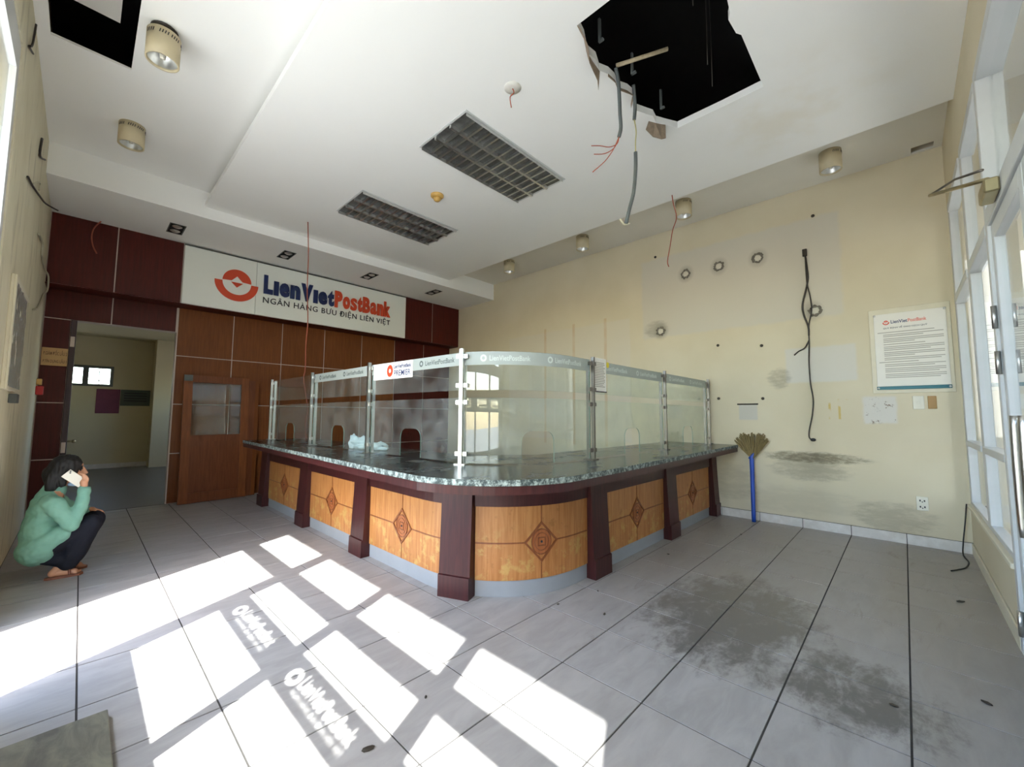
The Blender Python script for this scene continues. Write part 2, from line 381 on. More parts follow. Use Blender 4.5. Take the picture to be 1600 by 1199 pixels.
class MB:
    def __init__(s): s.v = []; s.f = []; s.k = []
    def add(s, v, f, k=0):
        b = len(s.v); s.v += [tuple(q) for q in v]; s.f += [tuple(i + b for i in q) for q in f]; s.k += [k]*len(f); return s
    def box(s, *a, k=0): return s.add(bxv(*a), BF, k)
    def bev(s, x0, x1, y0, y1, z0, z1, b=0.004, k=0):
        bm = bmesh.new(); vv = [bm.verts.new(q) for q in bxv(x0, x1, y0, y1, z0, z1)]
        for q in BF: bm.faces.new([vv[i] for i in q])
        bmesh.ops.bevel(bm, geom=bm.edges[:], offset=b, segments=1, affect='EDGES')
        bm.verts.index_update()
        s.add([v.co for v in bm.verts], [[v.index for v in f.verts] for f in bm.faces], k); bm.free(); return s
    def prism(s, poly, z0, z1, k=0, ke=None):
        n = len(poly); v = [(x, y, z0) for x, y in poly] + [(x, y, z1) for x, y in poly]
        s.add(v, [tuple(range(n))[::-1], tuple(range(n, 2*n))], k)
        return s.add(v, [(i, (i+1) % n, n + (i+1) % n, n + i) for i in range(n)], k if ke is None else ke)
    def tube(s, pts, r, n=8, sub=4, k=0):
        P = [Vector(p) for p in pts]
        if sub > 1 and len(P) > 2:
            q = []
            for i in range(len(P) - 1):
                a, b, c, d = P[max(i-1, 0)], P[i], P[i+1], P[min(i+2, len(P)-1)]
                for j in range(sub):
                    t = j/sub
                    q.append(0.5*((2*b) + (c - a)*t + (2*a - 5*b + 4*c - d)*t*t + (3*b - a - 3*c + d)*t**3))
            q.append(P[-1]); P = q
        rr = r if isinstance(r, (list, tuple)) else [r]*len(P)
        if len(rr) != len(P): rr = [rr[0] + (rr[-1] - rr[0])*i/(len(P)-1) for i in range(len(P))]
        v = []; prev = None
        for i, p in enumerate(P):
            t = (P[min(i+1, len(P)-1)] - P[max(i-1, 0)]).normalized()
            a = t.orthogonal().normalized() if prev is None else (prev - t*prev.dot(t)).normalized()
            prev = a; b = t.cross(a)
            v += [p + (a*math.cos(2*math.pi*j/n) + b*math.sin(2*math.pi*j/n))*rr[i] for j in range(n)]
        f = [(i*n + j, i*n + (j+1) % n, (i+1)*n + (j+1) % n, (i+1)*n + j) for i in range(len(P)-1) for j in range(n)]
        f += [tuple(range(n))[::-1], tuple((len(P)-1)*n + j for j in range(n))]
        return s.add(v, f, k)
    def lathe(s, prof, c=(0, 0, 0), n=20, k=0, axis='Z', cap=True):
        v = []
        for (r, h) in prof:
            for j in range(n):
                a = 2*math.pi*j/n; x, y = r*math.cos(a), r*math.sin(a)
                q = {'Z': (x, y, h), 'X': (h, x, y), 'Y': (x, h, y)}[axis]
                v.append((c[0]+q[0], c[1]+q[1], c[2]+q[2]))
        m = len(prof)
        f = [(i*n + j, i*n + (j+1) % n, (i+1)*n + (j+1) % n, (i+1)*n + j) for i in range(m-1) for j in range(n)]
        if cap: f += [tuple(range(n))[::-1], tuple((m-1)*n + j for j in range(n))]
        return s.add(v, f, k)
    def ell(s, c, rx, ry, rz, n=16, m=10, k=0):
        v = [(c[0], c[1], c[2]-rz)]
        for i in range(1, m):
            a = math.pi*i/m - math.pi/2
            v += [(c[0] + rx*math.cos(a)*math.cos(2*math.pi*j/n), c[1] + ry*math.cos(a)*math.sin(2*math.pi*j/n), c[2] + rz*math.sin(a)) for j in range(n)]
        v.append((c[0], c[1], c[2]+rz)); e = len(v)-1
        f = [(0, 1 + (j+1) % n, 1 + j) for j in range(n)]
        f += [(1+i*n+j, 1+i*n+(j+1) % n, 1+(i+1)*n+(j+1) % n, 1+(i+1)*n+j) for i in range(m-2) for j in range(n)]
        f += [(1+(m-2)*n+j, 1+(m-2)*n+(j+1) % n, e) for j in range(n)]
        return s.add(v, f, k)
    def go(s, name, m, parent=None, smooth=False):
        multi = isinstance(m, (list, tuple)) and len(m) > 1
        return mk(name, s.v, s.f, m, parent, smooth, s.k if multi else None)
def box(name, x0, x1, y0, y1, z0, z1, m, parent=None): return MB().box(x0, x1, y0, y1, z0, z1).go(name, m, parent)
def bev(name, x0, x1, y0, y1, z0, z1, m, parent=None, b=0.004): return MB().bev(x0, x1, y0, y1, z0, z1, b).go(name, m, parent)
def tube(name, pts, r, m, parent=None, n=8, sub=4): return MB().tube(pts, r, n, sub).go(name, m, parent, True)
def copy_tree(o, dloc, label=None):
    c = o.copy(); COL.objects.link(c); c.location = o.location + Vector(dloc); ORG[c.name] = ORG[o.name] + Vector(dloc)
    if label: c['label'] = label
    for ch in list(o.children):
        k = ch.copy(); COL.objects.link(k); k.parent = c; ORG[k.name] = ORG[ch.name] + Vector(dloc)
        for g in list(ch.children):
            q = g.copy(); COL.objects.link(q); q.parent = k; ORG[q.name] = ORG[g.name] + Vector(dloc)
    return c
def text_mesh(s, size=1.0, ext=0.0, off=0.0, width=None, height=None, space=1.0):
    """verts (x right, y up, z out) and faces of a text, lower left at the origin, optionally scaled to width/height"""
    cu = bpy.data.curves.new('t', 'FONT'); cu.body = s; cu.size = size; cu.extrude = ext; cu.offset = off; cu.space_character = space
    cu.resolution_u = 3
    o = bpy.data.objects.new('t', cu); COL.objects.link(o); bpy.context.view_layer.update()
    dg = bpy.context.evaluated_depsgraph_get(); me = bpy.data.meshes.new_from_object(o.evaluated_get(dg))
    v = [x.co.copy() for x in me.vertices]; f = [tuple(p.vertices) for p in me.polygons]
    bpy.data.objects.remove(o); bpy.data.curves.remove(cu); bpy.data.meshes.remove(me)
    x0, x1 = min(q.x for q in v), max(q.x for q in v); y0, y1 = min(q.y for q in v), max(q.y for q in v)
    sx = width/(x1-x0) if width else 1.0; sy = height/(y1-y0) if height else sx
    return [Vector(((q.x-x0)*sx, (q.y-y0)*sy, q.z)) for q in v], f
def text(name, s, org, right, upv, out, m, parent, width=None, height=None, off=0.0, ext=0.002, space=1.0, fit=None):
    v, f = text_mesh(s, 1.0, ext, off, width, height, space)
    o, r_, u_, n_ = Vector(org), Vector(right), Vector(upv), Vector(out)
    ws = [o + r_*q.x + u_*q.y + n_*(q.z + ext) for q in v]
    if fit: ws = [fit(q.x, q.y, q.z + ext) for q in v]
    return mk(name, ws, f, m, parent)

def letters(name, s, org, right, upv, out, m, parent, width, height, off=0.0, ext=0.002, space=1.0):
    """a line of raised letters, each letter (with its accents) a part of its own"""
    v, f = text_mesh(s, 1.0, ext, off, width, height, space)
    par = list(range(len(v)))
    def find(a):
        while par[a] != a: par[a] = par[par[a]]; a = par[a]
        return a
    for q in f:
        for k in q[1:]: par[find(q[0])] = find(k)
    comp = {}
    for i in range(len(v)): comp.setdefault(find(i), []).append(i)
    spans = sorted([(min(v[i].x for i in c), max(v[i].x for i in c), r_) for r_, c in comp.items()])
    groups = []
    for a, b, r_ in spans:
        if groups and a < groups[-1][1] - 0.3*min(b-a, groups[-1][1]-groups[-1][0]): groups[-1][1] = max(b, groups[-1][1]); groups[-1][2].append(r_)
        else: groups.append([a, b, [r_]])
    o, r_, u_, n_ = Vector(org), Vector(right), Vector(upv), Vector(out)
    for a, b, rs in groups:
        idx = [i for q in rs for i in comp[q]]; mp_ = {i: k for k, i in enumerate(idx)}
        mk(name, [o + r_*v[i].x + u_*v[i].y + n_*(v[i].z + ext) for i in idx], [tuple(mp_[i] for i in q) for q in f if q[0] in mp_], m, parent)

# ================================================================== ROOM SHELL
XL, XR, YF, YB, YFAC, YSOF = -0.44, 6.73, -0.47, 8.75, 8.38, 7.05
ZP, ZU, ZS, ZT = 4.40, 4.62, 4.24, 5.45
# ---- floor with single tiles
fl = box('floor', XL-0.1, XR+0.1, YF-0.1, YB+0.02, -0.06, -0.004, 'grout'); tag(fl, kind='structure')
xs = [XL] + [-0.426 + 0.5*i for i in range(1, 15)] + [XR]
ys = [YF] + [0.049 + 0.5*k for k in range(0, 18)] + [YB]
shared = None; g = 0.0043
for i in range(len(xs)-1):
    for j in range(len(ys)-1):
        x0, x1, y0, y1 = xs[i]+g, xs[i+1]-g, ys[j]+g, ys[j+1]-g
        full = abs(x1-x0-0.4914) < 1e-4 and abs(y1-y0-0.4914) < 1e-4
        if full and shared is not None:
            o = bpy.data.objects.new('tile', shared); COL.objects.link(o); o.parent = fl
            o.location = Vector(((x0+x1)/2, (y0+y1)/2, 0)) - ORG[fl.name]; ORG[o.name] = Vector(((x0+x1)/2, (y0+y1)/2, 0)); continue
        cx, cy = (x0+x1)/2, (y0+y1)/2
        me = bpy.data.meshes.new('tile'); t = 0.0006
        a, b = (x1-x0)/2, (y1-y0)/2
        me.from_pydata([(sx*a, sy*b, -0.004) for sx, sy in ((-1, -1), (1, -1), (1, 1), (-1, 1))] +
                       [(sx*(a-t), sy*(b-t), 0.0) for sx, sy in ((-1, -1), (1, -1), (1, 1), (-1, 1))], [],
                       [(4, 5, 6, 7), (0, 1, 5, 4), (1, 2, 6, 5), (2, 3, 7, 6), (3, 0, 4, 7)])
        me.materials.append(M['tile'])
        if full: shared = me
        o = bpy.data.objects.new('tile', me); COL.objects.link(o); o.parent = fl
        o.location = Vector((cx, cy, 0)) - ORG[fl.name]; ORG[o.name] = Vector((cx, cy, 0))

# ---- right wall and its skirting tiles
wr = box('wall_right', XR, XR+0.15, YF-0.1, YB+0.15, -0.05, ZT, 'wall_right'); tag(wr, kind='structure')
bs = box('baseboard_right', XR-0.006, XR, YF, YB, 0.0, 0.118, 'grout'); tag(bs, kind='structure')
k = 0
for j in range(len(ys)-1):
    if ys[j+1] - ys[j] > 0.02 and not (1.9 < ys[j] < 2.6 and False):
        bev('skirting_tile', XR-0.014, XR-0.006, ys[j]+0.003, ys[j+1]-0.003, 0.0, 0.115, 'skirt', bs, 0.002)

# ---- left wall: solid behind, glazed in front
wl = MB()
wl.box(XL-0.16, XL, 4.46, YB+0.15, -0.05, ZT)
wl.box(XL-0.16, XL, YF-0.1, 4.46, 4.09, ZT)
wl.box(XL-0.16, XL, YF-0.1, -0.10, -0.05, 4.09)
wl = wl.go('wall_left', 'wall_left'); tag(wl, kind='structure')
COLS = [(3.315, 4.36), (2.105, 3.155), (1.0, 2.0), (-0.07, 0.865)]
win = thing('window_1', (XL-0.03, 2.1, 0), kind='structure')
FX0, FX1 = XL-0.05, XL-0.01
fr = MB()
fr.box(FX0, FX1, -0.10, 4.46, 3.87, 4.09)                                # head
fr.box(FX0, FX1, 4.36, 4.46, 0, 3.87)                                    # far jamb
for a in range(3): fr.box(FX0, FX1, COLS[a+1][1], COLS[a][0], 0, 3.87)   # mullions
fr.box(FX0, FX1, -0.10, -0.07, 0, 3.87)
for (a, b) in COLS: fr.box(FX0, FX1, a, b, 2.13, 2.32)                   # transom
for (a, b) in COLS[1:]: fr.box(FX0, FX1, a, b, 0.0, 0.905)               # low panels
fr.go('window_frame', 'frame', win)
for (a, b) in COLS:
    box('pane', XL-0.033, XL-0.027, a, b, 2.32, 3.87, 'pane', win)
    if (a, b) != COLS[0]: box('pane', XL-0.033, XL-0.027, a, b, 0.905, 2.13, 'pane', win)
def cut_film(a, b):
    """frosted band with the logo and words cut out, so sun falls through the letters"""
    z0, z1 = 1.515, 1.80
    film = mk('tmp_film', bxv(-0.0006, 0.0006, a, b, z0, z1), BF, 'film'); film.location = (0, 0, 0)
    film.data.transform(Matrix.Translation(ORG[film.name]))
    c = MB(); yt = a + 0.5*(b-a) + 0.42                     # text starts at high y (read from outside)
    v, f = text_mesh('LienVietPostBank', 1.0, 0.01, 0.012, 0.60, 0.105)
    c.add([(q.z, yt - 0.155 - q.x, z0 + 0.115 + q.y) for q in v], f)
    v, f = text_mesh('NGAN HANG BUU DIEN LIEN VIET', 1.0, 0.01, 0.004, 0.60, 0.032)
    c.add([(q.z, yt - 0.155 - q.x, z0 + 0.062 + q.y) for q in v], f)
    for (r0, r1) in ((0.030, 0.062),):
        n = 28; v = []
        for xx in (-0.01, 0.01):
            for rr in (r0, r1): v += [(xx, yt - 0.07 - rr*1.05*math.cos(2*math.pi*j/n), z0 + 0.142 + rr*math.sin(2*math.pi*j/n)) for j in range(n)]
        f = []
        for j in range(n):
            q = (j+1) % n
            f += [(j, q, n+q, n+j), (2*n+j, 3*n+j, 3*n+q, 2*n+q), (n+j, n+q, 3*n+q, 3*n+j), (j, 2*n+j, 2*n+q, q)]
        c.add(v, f)
    cu = mk('tmp_cut', c.v, c.f, 'film'); cu.data.transform(Matrix.Translation(ORG[cu.name])); cu.location = (0, 0, 0)
    md = film.modifiers.new('b', 'BOOLEAN'); md.object = cu; md.operation = 'DIFFERENCE'; md.solver = 'EXACT'; md.use_self = True
    bpy.context.view_layer.update()
    me = bpy.data.meshes.new_from_object(film.evaluated_get(bpy.context.evaluated_depsgraph_get()))
    bpy.data.objects.remove(cu); bpy.data.objects.remove(film)
    vs = [(q.co.x + XL - 0.025, q.co.y, q.co.z) for q in me.vertices]; fs = [tuple(p.vertices) for p in me.polygons]
    return mk('frosted_film', vs, fs, 'film', win)
for (a, b) in COLS[1:]: cut_film(a, b)

# ---- front wall (door and glazing beside it)
wf = MB()
wf.box(XL-0.16, 2.05, YF-0.15, YF, -0.05, ZT)
wf.box(2.05, XR+0.15, YF-0.15, YF, 3.85, ZT)
wf.box(4.18, XR, YF-0.15, YF, -0.05, 0.50)
wf = wf.go('wall_front', 'wall_right'); tag(wf, kind='structure')
sill = MB(); sill.bev(4.18, XR, YF-0.16, YF+0.025, 0.50, 0.535, 0.005); sill.bev(4.18, XR-0.01, YF, YF+0.012, 0.0, 0.115, 0.002)
tag(sill.go('baseboard_front', 'cream_frame'), kind='structure')
w2 = thing('window_2', (5.45, YF-0.04, 0.535), kind='structure')
fr = MB(); a, b = YF-0.075, YF-0.005
for x0, x1 in ((6.60, 6.73), (5.28, 5.42), (4.18, 4.24)): fr.bev(x0, x1, a, b, 0.535, 3.85, 0.004)
for z0, z1 in ((1.17, 1.225), (2.72, 2.80), (3.77, 3.85)):
    fr.bev(5.42, 6.60, a+0.004, b+0.012, z0, z1, 0.004); fr.bev(4.24, 5.28, a+0.004, b+0.012, z0, z1, 0.004)
fr.bev(5.42, 6.60, a, b, 0.535, 0.575, 0.004); fr.bev(4.24, 5.28, a, b, 0.535, 0.575, 0.004)
fr.go('window_frame', 'frame', w2)
for x0, x1 in ((5.42, 6.60), (4.24, 5.28)):
    for z0, z1 in ((0.575, 1.17), (1.225, 2.72), (2.80, 3.77)): box('pane', x0, x1, YF-0.045, YF-0.039, z0, z1, 'pane', w2)
# door frame, transom light and leaves
dr = thing('door_1', (3.2, YF-0.04, 0), kind='structure')
fr = MB()
fr.bev(4.10, 4.18, YF-0.12, YF+0.01, 0, 3.85, 0.004); fr.bev(2.05, 2.13, YF-0.12, YF+0.01, 0, 3.85, 0.004)
fr.bev(2.13, 4.10, YF-0.12, YF+0.01, 2.74, 2.86, 0.004); fr.bev(2.13, 4.10, YF-0.12, YF+0.01, 3.77, 3.85, 0.004)
fr.go('door_frame', 'frame', dr)
box('pane', 2.13, 4.10, YF-0.06, YF-0.054, 2.86, 3.77, 'pane', dr)
for (x0, x1, hx) in ((3.12, 4.09, 3.22), (2.14, 3.11, 3.01)):
    lf = MB(); a, b = YF-0.055, YF-0.005
    for q0, q1 in ((x0, x0+0.09), (x1-0.09, x1)): lf.bev(q0, q1, a, b, 0.012, 2.73, 0.004)
    lf.bev(x0+0.09, x1-0.09, a, b, 2.63, 2.73, 0.004); lf.bev(x0+0.09, x1-0.09, a, b, 0.012, 0.09, 0.004)
    lf = lf.go('door_leaf', 'frame', dr)
    bev('kick_panel', x0+0.092, x1-0.092, a+0.012, b-0.006, 0.092, 0.44, 'shutter', lf)
    box('pane', x0+0.09, x1-0.09, YF-0.035, YF-0.029, 0.44, 2.63, 'pane', lf)
    tube('pull_handle', [(hx, YF, 0.90), (hx, YF+0.06, 0.90), (hx, YF+0.075, 0.93), (hx, YF+0.075, 1.43), (hx, YF+0.06, 1.46), (hx, YF, 1.46)], 0.017, 'steel', lf, 12, 3)
for z in (0.12, 1.75, 2.05):
    MB().lathe([(0.014, 0), (0.014, 0.15)], (4.095, YF+0.012, z), 10).go('hinge', 'steel', dr, True)
cl = thing('door_closer', (3.62, YF+0.03, 2.78), 'brass door closer with its loose arm sticking out from the front door head', 'door closer')
MB().bev(3.52, 3.74, YF+0.011, YF+0.075, 2.76, 2.845, 0.008).go('body', 'brass', cl)
MB().lathe([(0.022, 0), (0.022, 0.02), (0.012, 0.024)], (3.62, YF+0.045, 2.845), 12).go('pivot', 'brass', cl, True)
tube('arm', [(3.62, YF+0.045, 2.875), (3.85, YF+0.13, 2.96), (4.20, YF+0.255, 3.09)], 0.012, 'brass', cl, 8, 1)
tube('arm', [(4.20, YF+0.255, 3.09), (3.95, YF+0.145, 3.06), (3.72, YF+0.05, 2.98)], 0.008, 'bronze_steel', cl, 8, 1)

# ---- outdoors: ground, porch floor, added slabs and walls that block light
gr = box('ground', -40, 40, -40, 40, -0.30, -0.16, 'concrete'); tag(gr, kind='structure')
cn = box('added_canopy', -1.47, XL-0.16, -2.6, 9.0, 3.95, 4.10, 'outer_wall'); tag(cn, kind='structure')  # unseen slab, added and sized to cut the far edge of the sun patches
tag(box('wall_sunblock', XL-0.5, XL-0.16, -6.0, YF-0.15, -0.16, 11.0, 'outer_wall'), kind='structure')     # unseen wall added to keep the sun off the front glazing
tag(box('ceiling_sunblock', XL-0.16, 9.5, -4.2, YF-0.15, 3.95, 4.10, 'outer_wall'), kind='structure')  # unseen roof added to block sun and dim the light from the front
tag(box('wall_skyblock', -0.5, 16.0, -8.0, -7.0, -0.16, 5.5, 'light_block'), kind='structure')                 # unseen wall added to cut the sky light from the front
tag(box('wall_backdrop', 12.0, 13.0, -7.0, 3.0, -0.16, 6.0, 'light_block'), kind='structure')  # added wall that hides the bright sky behind the front panes
tag(box('floor_porch', XL-0.16, 7.4, -2.5, YF-0.1, -0.16, -0.02, 'concrete'), kind='structure')
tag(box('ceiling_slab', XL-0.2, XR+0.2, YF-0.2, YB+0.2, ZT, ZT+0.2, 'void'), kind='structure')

# ---- ceiling: side strips, soffit, dropped middle panel with the torn hole
ce = MB()
hx0, hx1, hy0, hy1 = -0.36, 0.135, 3.0, 5.0
ce.box(XL, hx0, YF, YSOF, ZU, ZU+0.02); ce.box(hx1, 1.75, YF, YSOF, ZU, ZU+0.02)
ce.box(hx0, hx1, YF, hy0, ZU, ZU+0.02); ce.box(hx0, hx1, hy1, YSOF, ZU, ZU+0.02)
ce.box(1.70, 1.75, YF, YSOF, ZP+0.07, ZU)
ce = ce.go('ceiling', 'ceiling'); tag(ce, kind='structure')
c2 = MB(); rx0, rx1, ry0, ry1 = 6.545, 6.69, -0.40, -0.21
c2.box(4.75, rx0, YF, YSOF, ZU, ZU+0.02); c2.box(rx1, XR, YF, YSOF, ZU, ZU+0.02)
c2.box(rx0, rx1, YF, ry0, ZU, ZU+0.02); c2.box(rx0, rx1, ry1, YSOF, ZU, ZU+0.02); c2.box(4.75, 4.80, YF, YSOF, ZP+0.07, ZU)
c2.go('side_strip', 'ceiling_grey', ce)
so = MB().box(XL, XR, YSOF, YB, ZS, ZU+0.05).go('soffit', 'ceiling', ce)
def panel_with_hole(outer, hole, z0, z1, name, m, parent):
    bm = bmesh.new()
    loops = []
    for lp in (outer, hole):
        vs = [bm.verts.new((x, y, z0)) for x, y in lp]; loops.append(vs)
        for i in range(len(vs)): bm.edges.new((vs[i], vs[(i+1) % len(vs)]))
    bmesh.ops.triangle_fill(bm, use_beauty=True, use_dissolve=False, edges=bm.edges[:])
    r = bmesh.ops.extrude_face_region(bm, geom=bm.faces[:])
    bmesh.ops.translate(bm, vec=(0, 0, z1-z0), verts=[e for e in r['geom'] if isinstance(e, bmesh.types.BMVert)])
    bm.verts.index_update()
    v = [q.co.copy() for q in bm.verts]; f = [[q.index for q in p.verts] for p in bm.faces]; bm.free()
    return mk(name, v, f, m, parent)
HOLE = [(4.027, 0.765), (4.035, 1.10), (4.03, 1.53), (3.906, 1.60), (3.80, 1.655), (3.70, 1.64), (3.643, 1.667), (3.503, 1.73), (3.399, 1.715), (3.32, 1.66), (3.239, 1.67), (3.14, 1.715), (3.052, 1.693),
        (2.96, 1.70), (2.872, 1.737), (2.76, 1.70), (2.655, 1.715), (2.53, 1.66), (2.408, 1.635), (2.411, 1.2), (2.40, 0.765), (2.95, 0.757), (3.09, 0.775), (3.14, 0.80), (3.297, 0.79), (3.34, 0.765)]
mp = panel_with_hole([(1.045, YF), (5.385, YF), (5.385, YSOF), (1.045, YSOF)], HOLE, ZP, ZP+0.07, 'middle_panel', 'ceiling', ce)
def ragged(name, pts, off, m, parent, th=0.006):
    """a torn sheet: top edge points and how far each hangs"""
    v = []; f = []
    for (p, d) in zip(pts, off):
        p = Vector(p); q = p + Vector(d)
        v += [p, q, p + Vector((th, th, 0)), q + Vector((th, th, 0))]
    for i in range(len(pts)-1):
        b = 4*i
        f += [(b, b+1, b+5, b+4), (b+2, b+6, b+7, b+3), (b+1, b+3, b+7, b+5), (b, b+4, b+6, b+2)]
    f += [(0, 2, 3, 1), (4*len(pts)-4, 4*len(pts)-3, 4*len(pts)-1, 4*len(pts)-2)]
    return mk(name, v, f, m, parent)
ragged('torn_flap', [(2.406, 1.637, 4.40), (2.53, 1.66, 4.40), (2.655, 1.715, 4.40), (2.80, 1.73, 4.40), (2.885, 1.737, 4.40)], [(0.02, -0.02, -0.03), (0.03, -0.02, -0.06), (0.04, 0.0, -0.06), (0.07, 0.02, -0.08), (0.01, 0.02, -0.15)], 'gypsum', mp)
ragged('torn_flap', [(3.735, 1.70, 4.40), (3.80, 1.665, 4.40), (3.86, 1.63, 4.40), (3.90, 1.60, 4.40)], [(0.0, 0.03, -0.07), (0.02, 0.03, -0.12), (0.01, 0.0, -0.15), (0.0, 0.0, -0.14)], 'gypsum', mp)
ragged('torn_flap', [(2.96, 1.70, 4.405), (3.052, 1.693, 4.405), (3.14, 1.715, 4.405), (3.239, 1.67, 4.405), (3.32, 1.66, 4.405), (3.399, 1.715, 4.405)], [(0, 0, -0.02), (0, -0.02, -0.045), (0, -0.01, -0.03), (0, -0.03, -0.05), (0, -0.02, -0.02), (0, 0, -0.05)], 'gypsum', mp)
# steel hangers and a stick inside the hole
for (x, y) in ((2.70, 1.62), (3.17, 1.58), (3.74, 1.57)):
    q = MB(); q.box(x-0.012, x+0.012, y-0.03, y+0.012, 4.46, 4.475); q.box(x-0.012, x+0.012, y-0.005, y+0.012, 4.475, 4.66); q.go('ceiling_hanger', 'grey_cable', mp)
for (x, y) in ((3.62, 1.1), (3.9, 1.15), (3.0, 1.0)):
    tube('hanger_wire', [(x, y, 4.55), (x+0.01, y, 4.95), (x, y, 5.44)], 0.004, 'dark_wire', mp, 5, 1)
st = tube('wooden_stick', [(3.03, 1.66, 4.50), (3.30, 1.32, 4.62)], 0.018, 'stick', None, 6, 1); tag(st, 'pale wooden stick poking across the torn ceiling hole', 'stick')
# things in the left opening
dl = MB().box(-0.30, 0.038, 3.3, 4.84, 4.90, 4.93).go('loose_board', 'white'); tag(dl, 'pale loose board inside the dark rectangular ceiling opening at left', 'board')

# ---- back wall with wood panels in pale strips
DX0, DX1, DZ = -0.11, 1.03, 2.82
wb = MB()
wb.box(XL, -0.17, YB, YB+0.15, -0.05, ZT); wb.box(-0.17, DX1, YB, YB+0.15, DZ, ZT); wb.box(DX1, XR, YB, YB+0.15, -0.05, ZT)
wb = wb.go('wall_back', 'strip'); tag(wb, kind='structure')
PX = [1.02, 1.83, 2.64, 3.45, 4.27, 5.09, 5.91, 6.73]; PZ = [0.0, 0.81, 1.62, 2.43, 3.25]; gp = 0.007
def wpanel(x0, x1, z0, z1, m): return bev('wood_panel', x0+gp, x1-gp, YB-0.010, YB, z0+gp, z1-gp, m, wb, 0.002)
for i in range(len(PX)-1):
    for j in range(4): wpanel(PX[i] if i else DX1+0.01, PX[i+1], PZ[j], PZ[j+1], 'brown_wood' if i < 5 else 'maroon_wood')
for z0, z1 in ((0, 0.81), (0.81, 1.61), (1.61, 2.82), (2.82, 3.25)): wpanel(XL, -0.17 if z1 < 2.9 else 0.245, z0, z1, 'maroon_wood')
wpanel(0.245, 1.02, 2.82, 3.25, 'maroon_wood')
fj = MB(); fj.bev(-0.17, DX0, YB-0.03, YB+0.15, 0, DZ, 0.004); JAMB = tag(fj.go('trim_1', 'frame_wood'), kind='structure')
fc = thing('trim_2', (3.0, YFAC, 3.25), kind='structure')
MB().box(XL, XR, YFAC, YB-0.011, 3.25, ZS).go('fascia_box', 'strip', fc)
for x0, x1 in ((XL, 0.235), (0.235, 1.01), (5.12, 5.895), (5.895, XR)):
    bev('wood_panel', x0+gp, x1-gp, YFAC-0.010, YFAC, 3.25, ZS-0.004, 'maroon_wood', fc, 0.002)
bev('wood_panel', XL, XR, YFAC, YB-0.012, 3.236, 3.249, 'maroon_wood', fc, 0.002)
# sign board
sg = thing('sign_board', (3.07, YFAC-0.02, 3.25), 'long white bank sign board with orange emblem above the wood panels', 'sign')
sy = YFAC - 0.045
for x0, x1 in ((1.015, 2.045), (2.05, 5.115)): bev('sign_panel', x0, x1, sy, YFAC, 3.245, 4.205, 'sign_white', sg, 0.003)
box('top_rail', 1.012, 5.118, sy-0.004, YFAC, 4.206, 4.222, 'bracket', sg)
UPZ, RX, OUT = (0, 0, 1), (1, 0, 0), (0, -1, 0)
def block_word(word, x0, z0, width, cap, m):
    """heavy condensed letters set close together, one part each"""
    W0 = {'L': .62, 'ı': .33, 'e': .70, 'n': .72, 'V': .88, 't': .50, 'P': .74, 'o': .72, 's': .66, 'B': .78, 'a': .68, 'k': .74}
    tot = sum(W0[c] for c in word); k = (width - 0.014*(len(word)-1))/tot; x = x0
    for c in word:
        h = cap*(1.0 if c in 'LVPBk' else 0.93 if c == 't' else 0.77); v, f = text_mesh(c, 1.0, 0.012, {'s': 0.022, 'a': 0.035, 'e': 0.045, 'V': 0.085, 'B': 0.05}.get(c, 0.062), W0[c]*k, h)
        mk('letter', [Vector((x + q.x, sy - 0.012 - q.z, z0 + q.y)) for q in v], f, m, sg); x += W0[c]*k + 0.014
block_word('LıenVıet', 2.165, 3.655, 1.275, 0.345, 'navy')
block_word('PostBank', 3.455, 3.655, 1.255, 0.345, 'orange')
letters('letter', 'NGÂN HÀNG BƯU ĐIỆN LIÊN VIỆT', (2.165, sy, 3.455), RX, UPZ, OUT, 'ink_dark', sg, 2.55, 0.175, 0.006, 0.004, 1.12)
def emblem(cx, cz, s, yy, parent, m1='orange', ax=None, th=0.012):
    P = ax or (lambda x, z, d: (cx + x*s, yy - d, cz + z*s))
    def plate(name, loop, d0, d1, m):
        n = len(loop); v = [P(x, z, d0) for x, z in loop] + [P(x, z, d1) for x, z in loop]
        mk(name, v, [tuple(range(n)), tuple(range(n, 2*n))[::-1]] + [(i, (i+1) % n, n+(i+1) % n, n+i) for i in range(n)], m, parent)
    A = lambda r, a0, a1, n=24: [(r*math.cos(R(a0 + (a1-a0)*i/n)), r*math.sin(R(a0 + (a1-a0)*i/n))) for i in range(n+1)]
    bowl = A(1.0, 180, 360) + A(0.66, 360, 180)
    plate('emblem_bowl', bowl, 0, th, m1)
    dome = A(0.66, 0, 180) + [(-0.25, 0.03), (0, 0.30), (0.25, 0.03)]
    dome = [(x, z + 0.05) for x, z in dome]
    plate('emblem_dome', dome, 0, th, m1)
    plate('emblem_point', [(-0.27, 0.0), (0.0, -0.26), (0.27, 0.0)], 0, th, m1)
emblem(1.755, 3.75, 0.325, sy, sg)

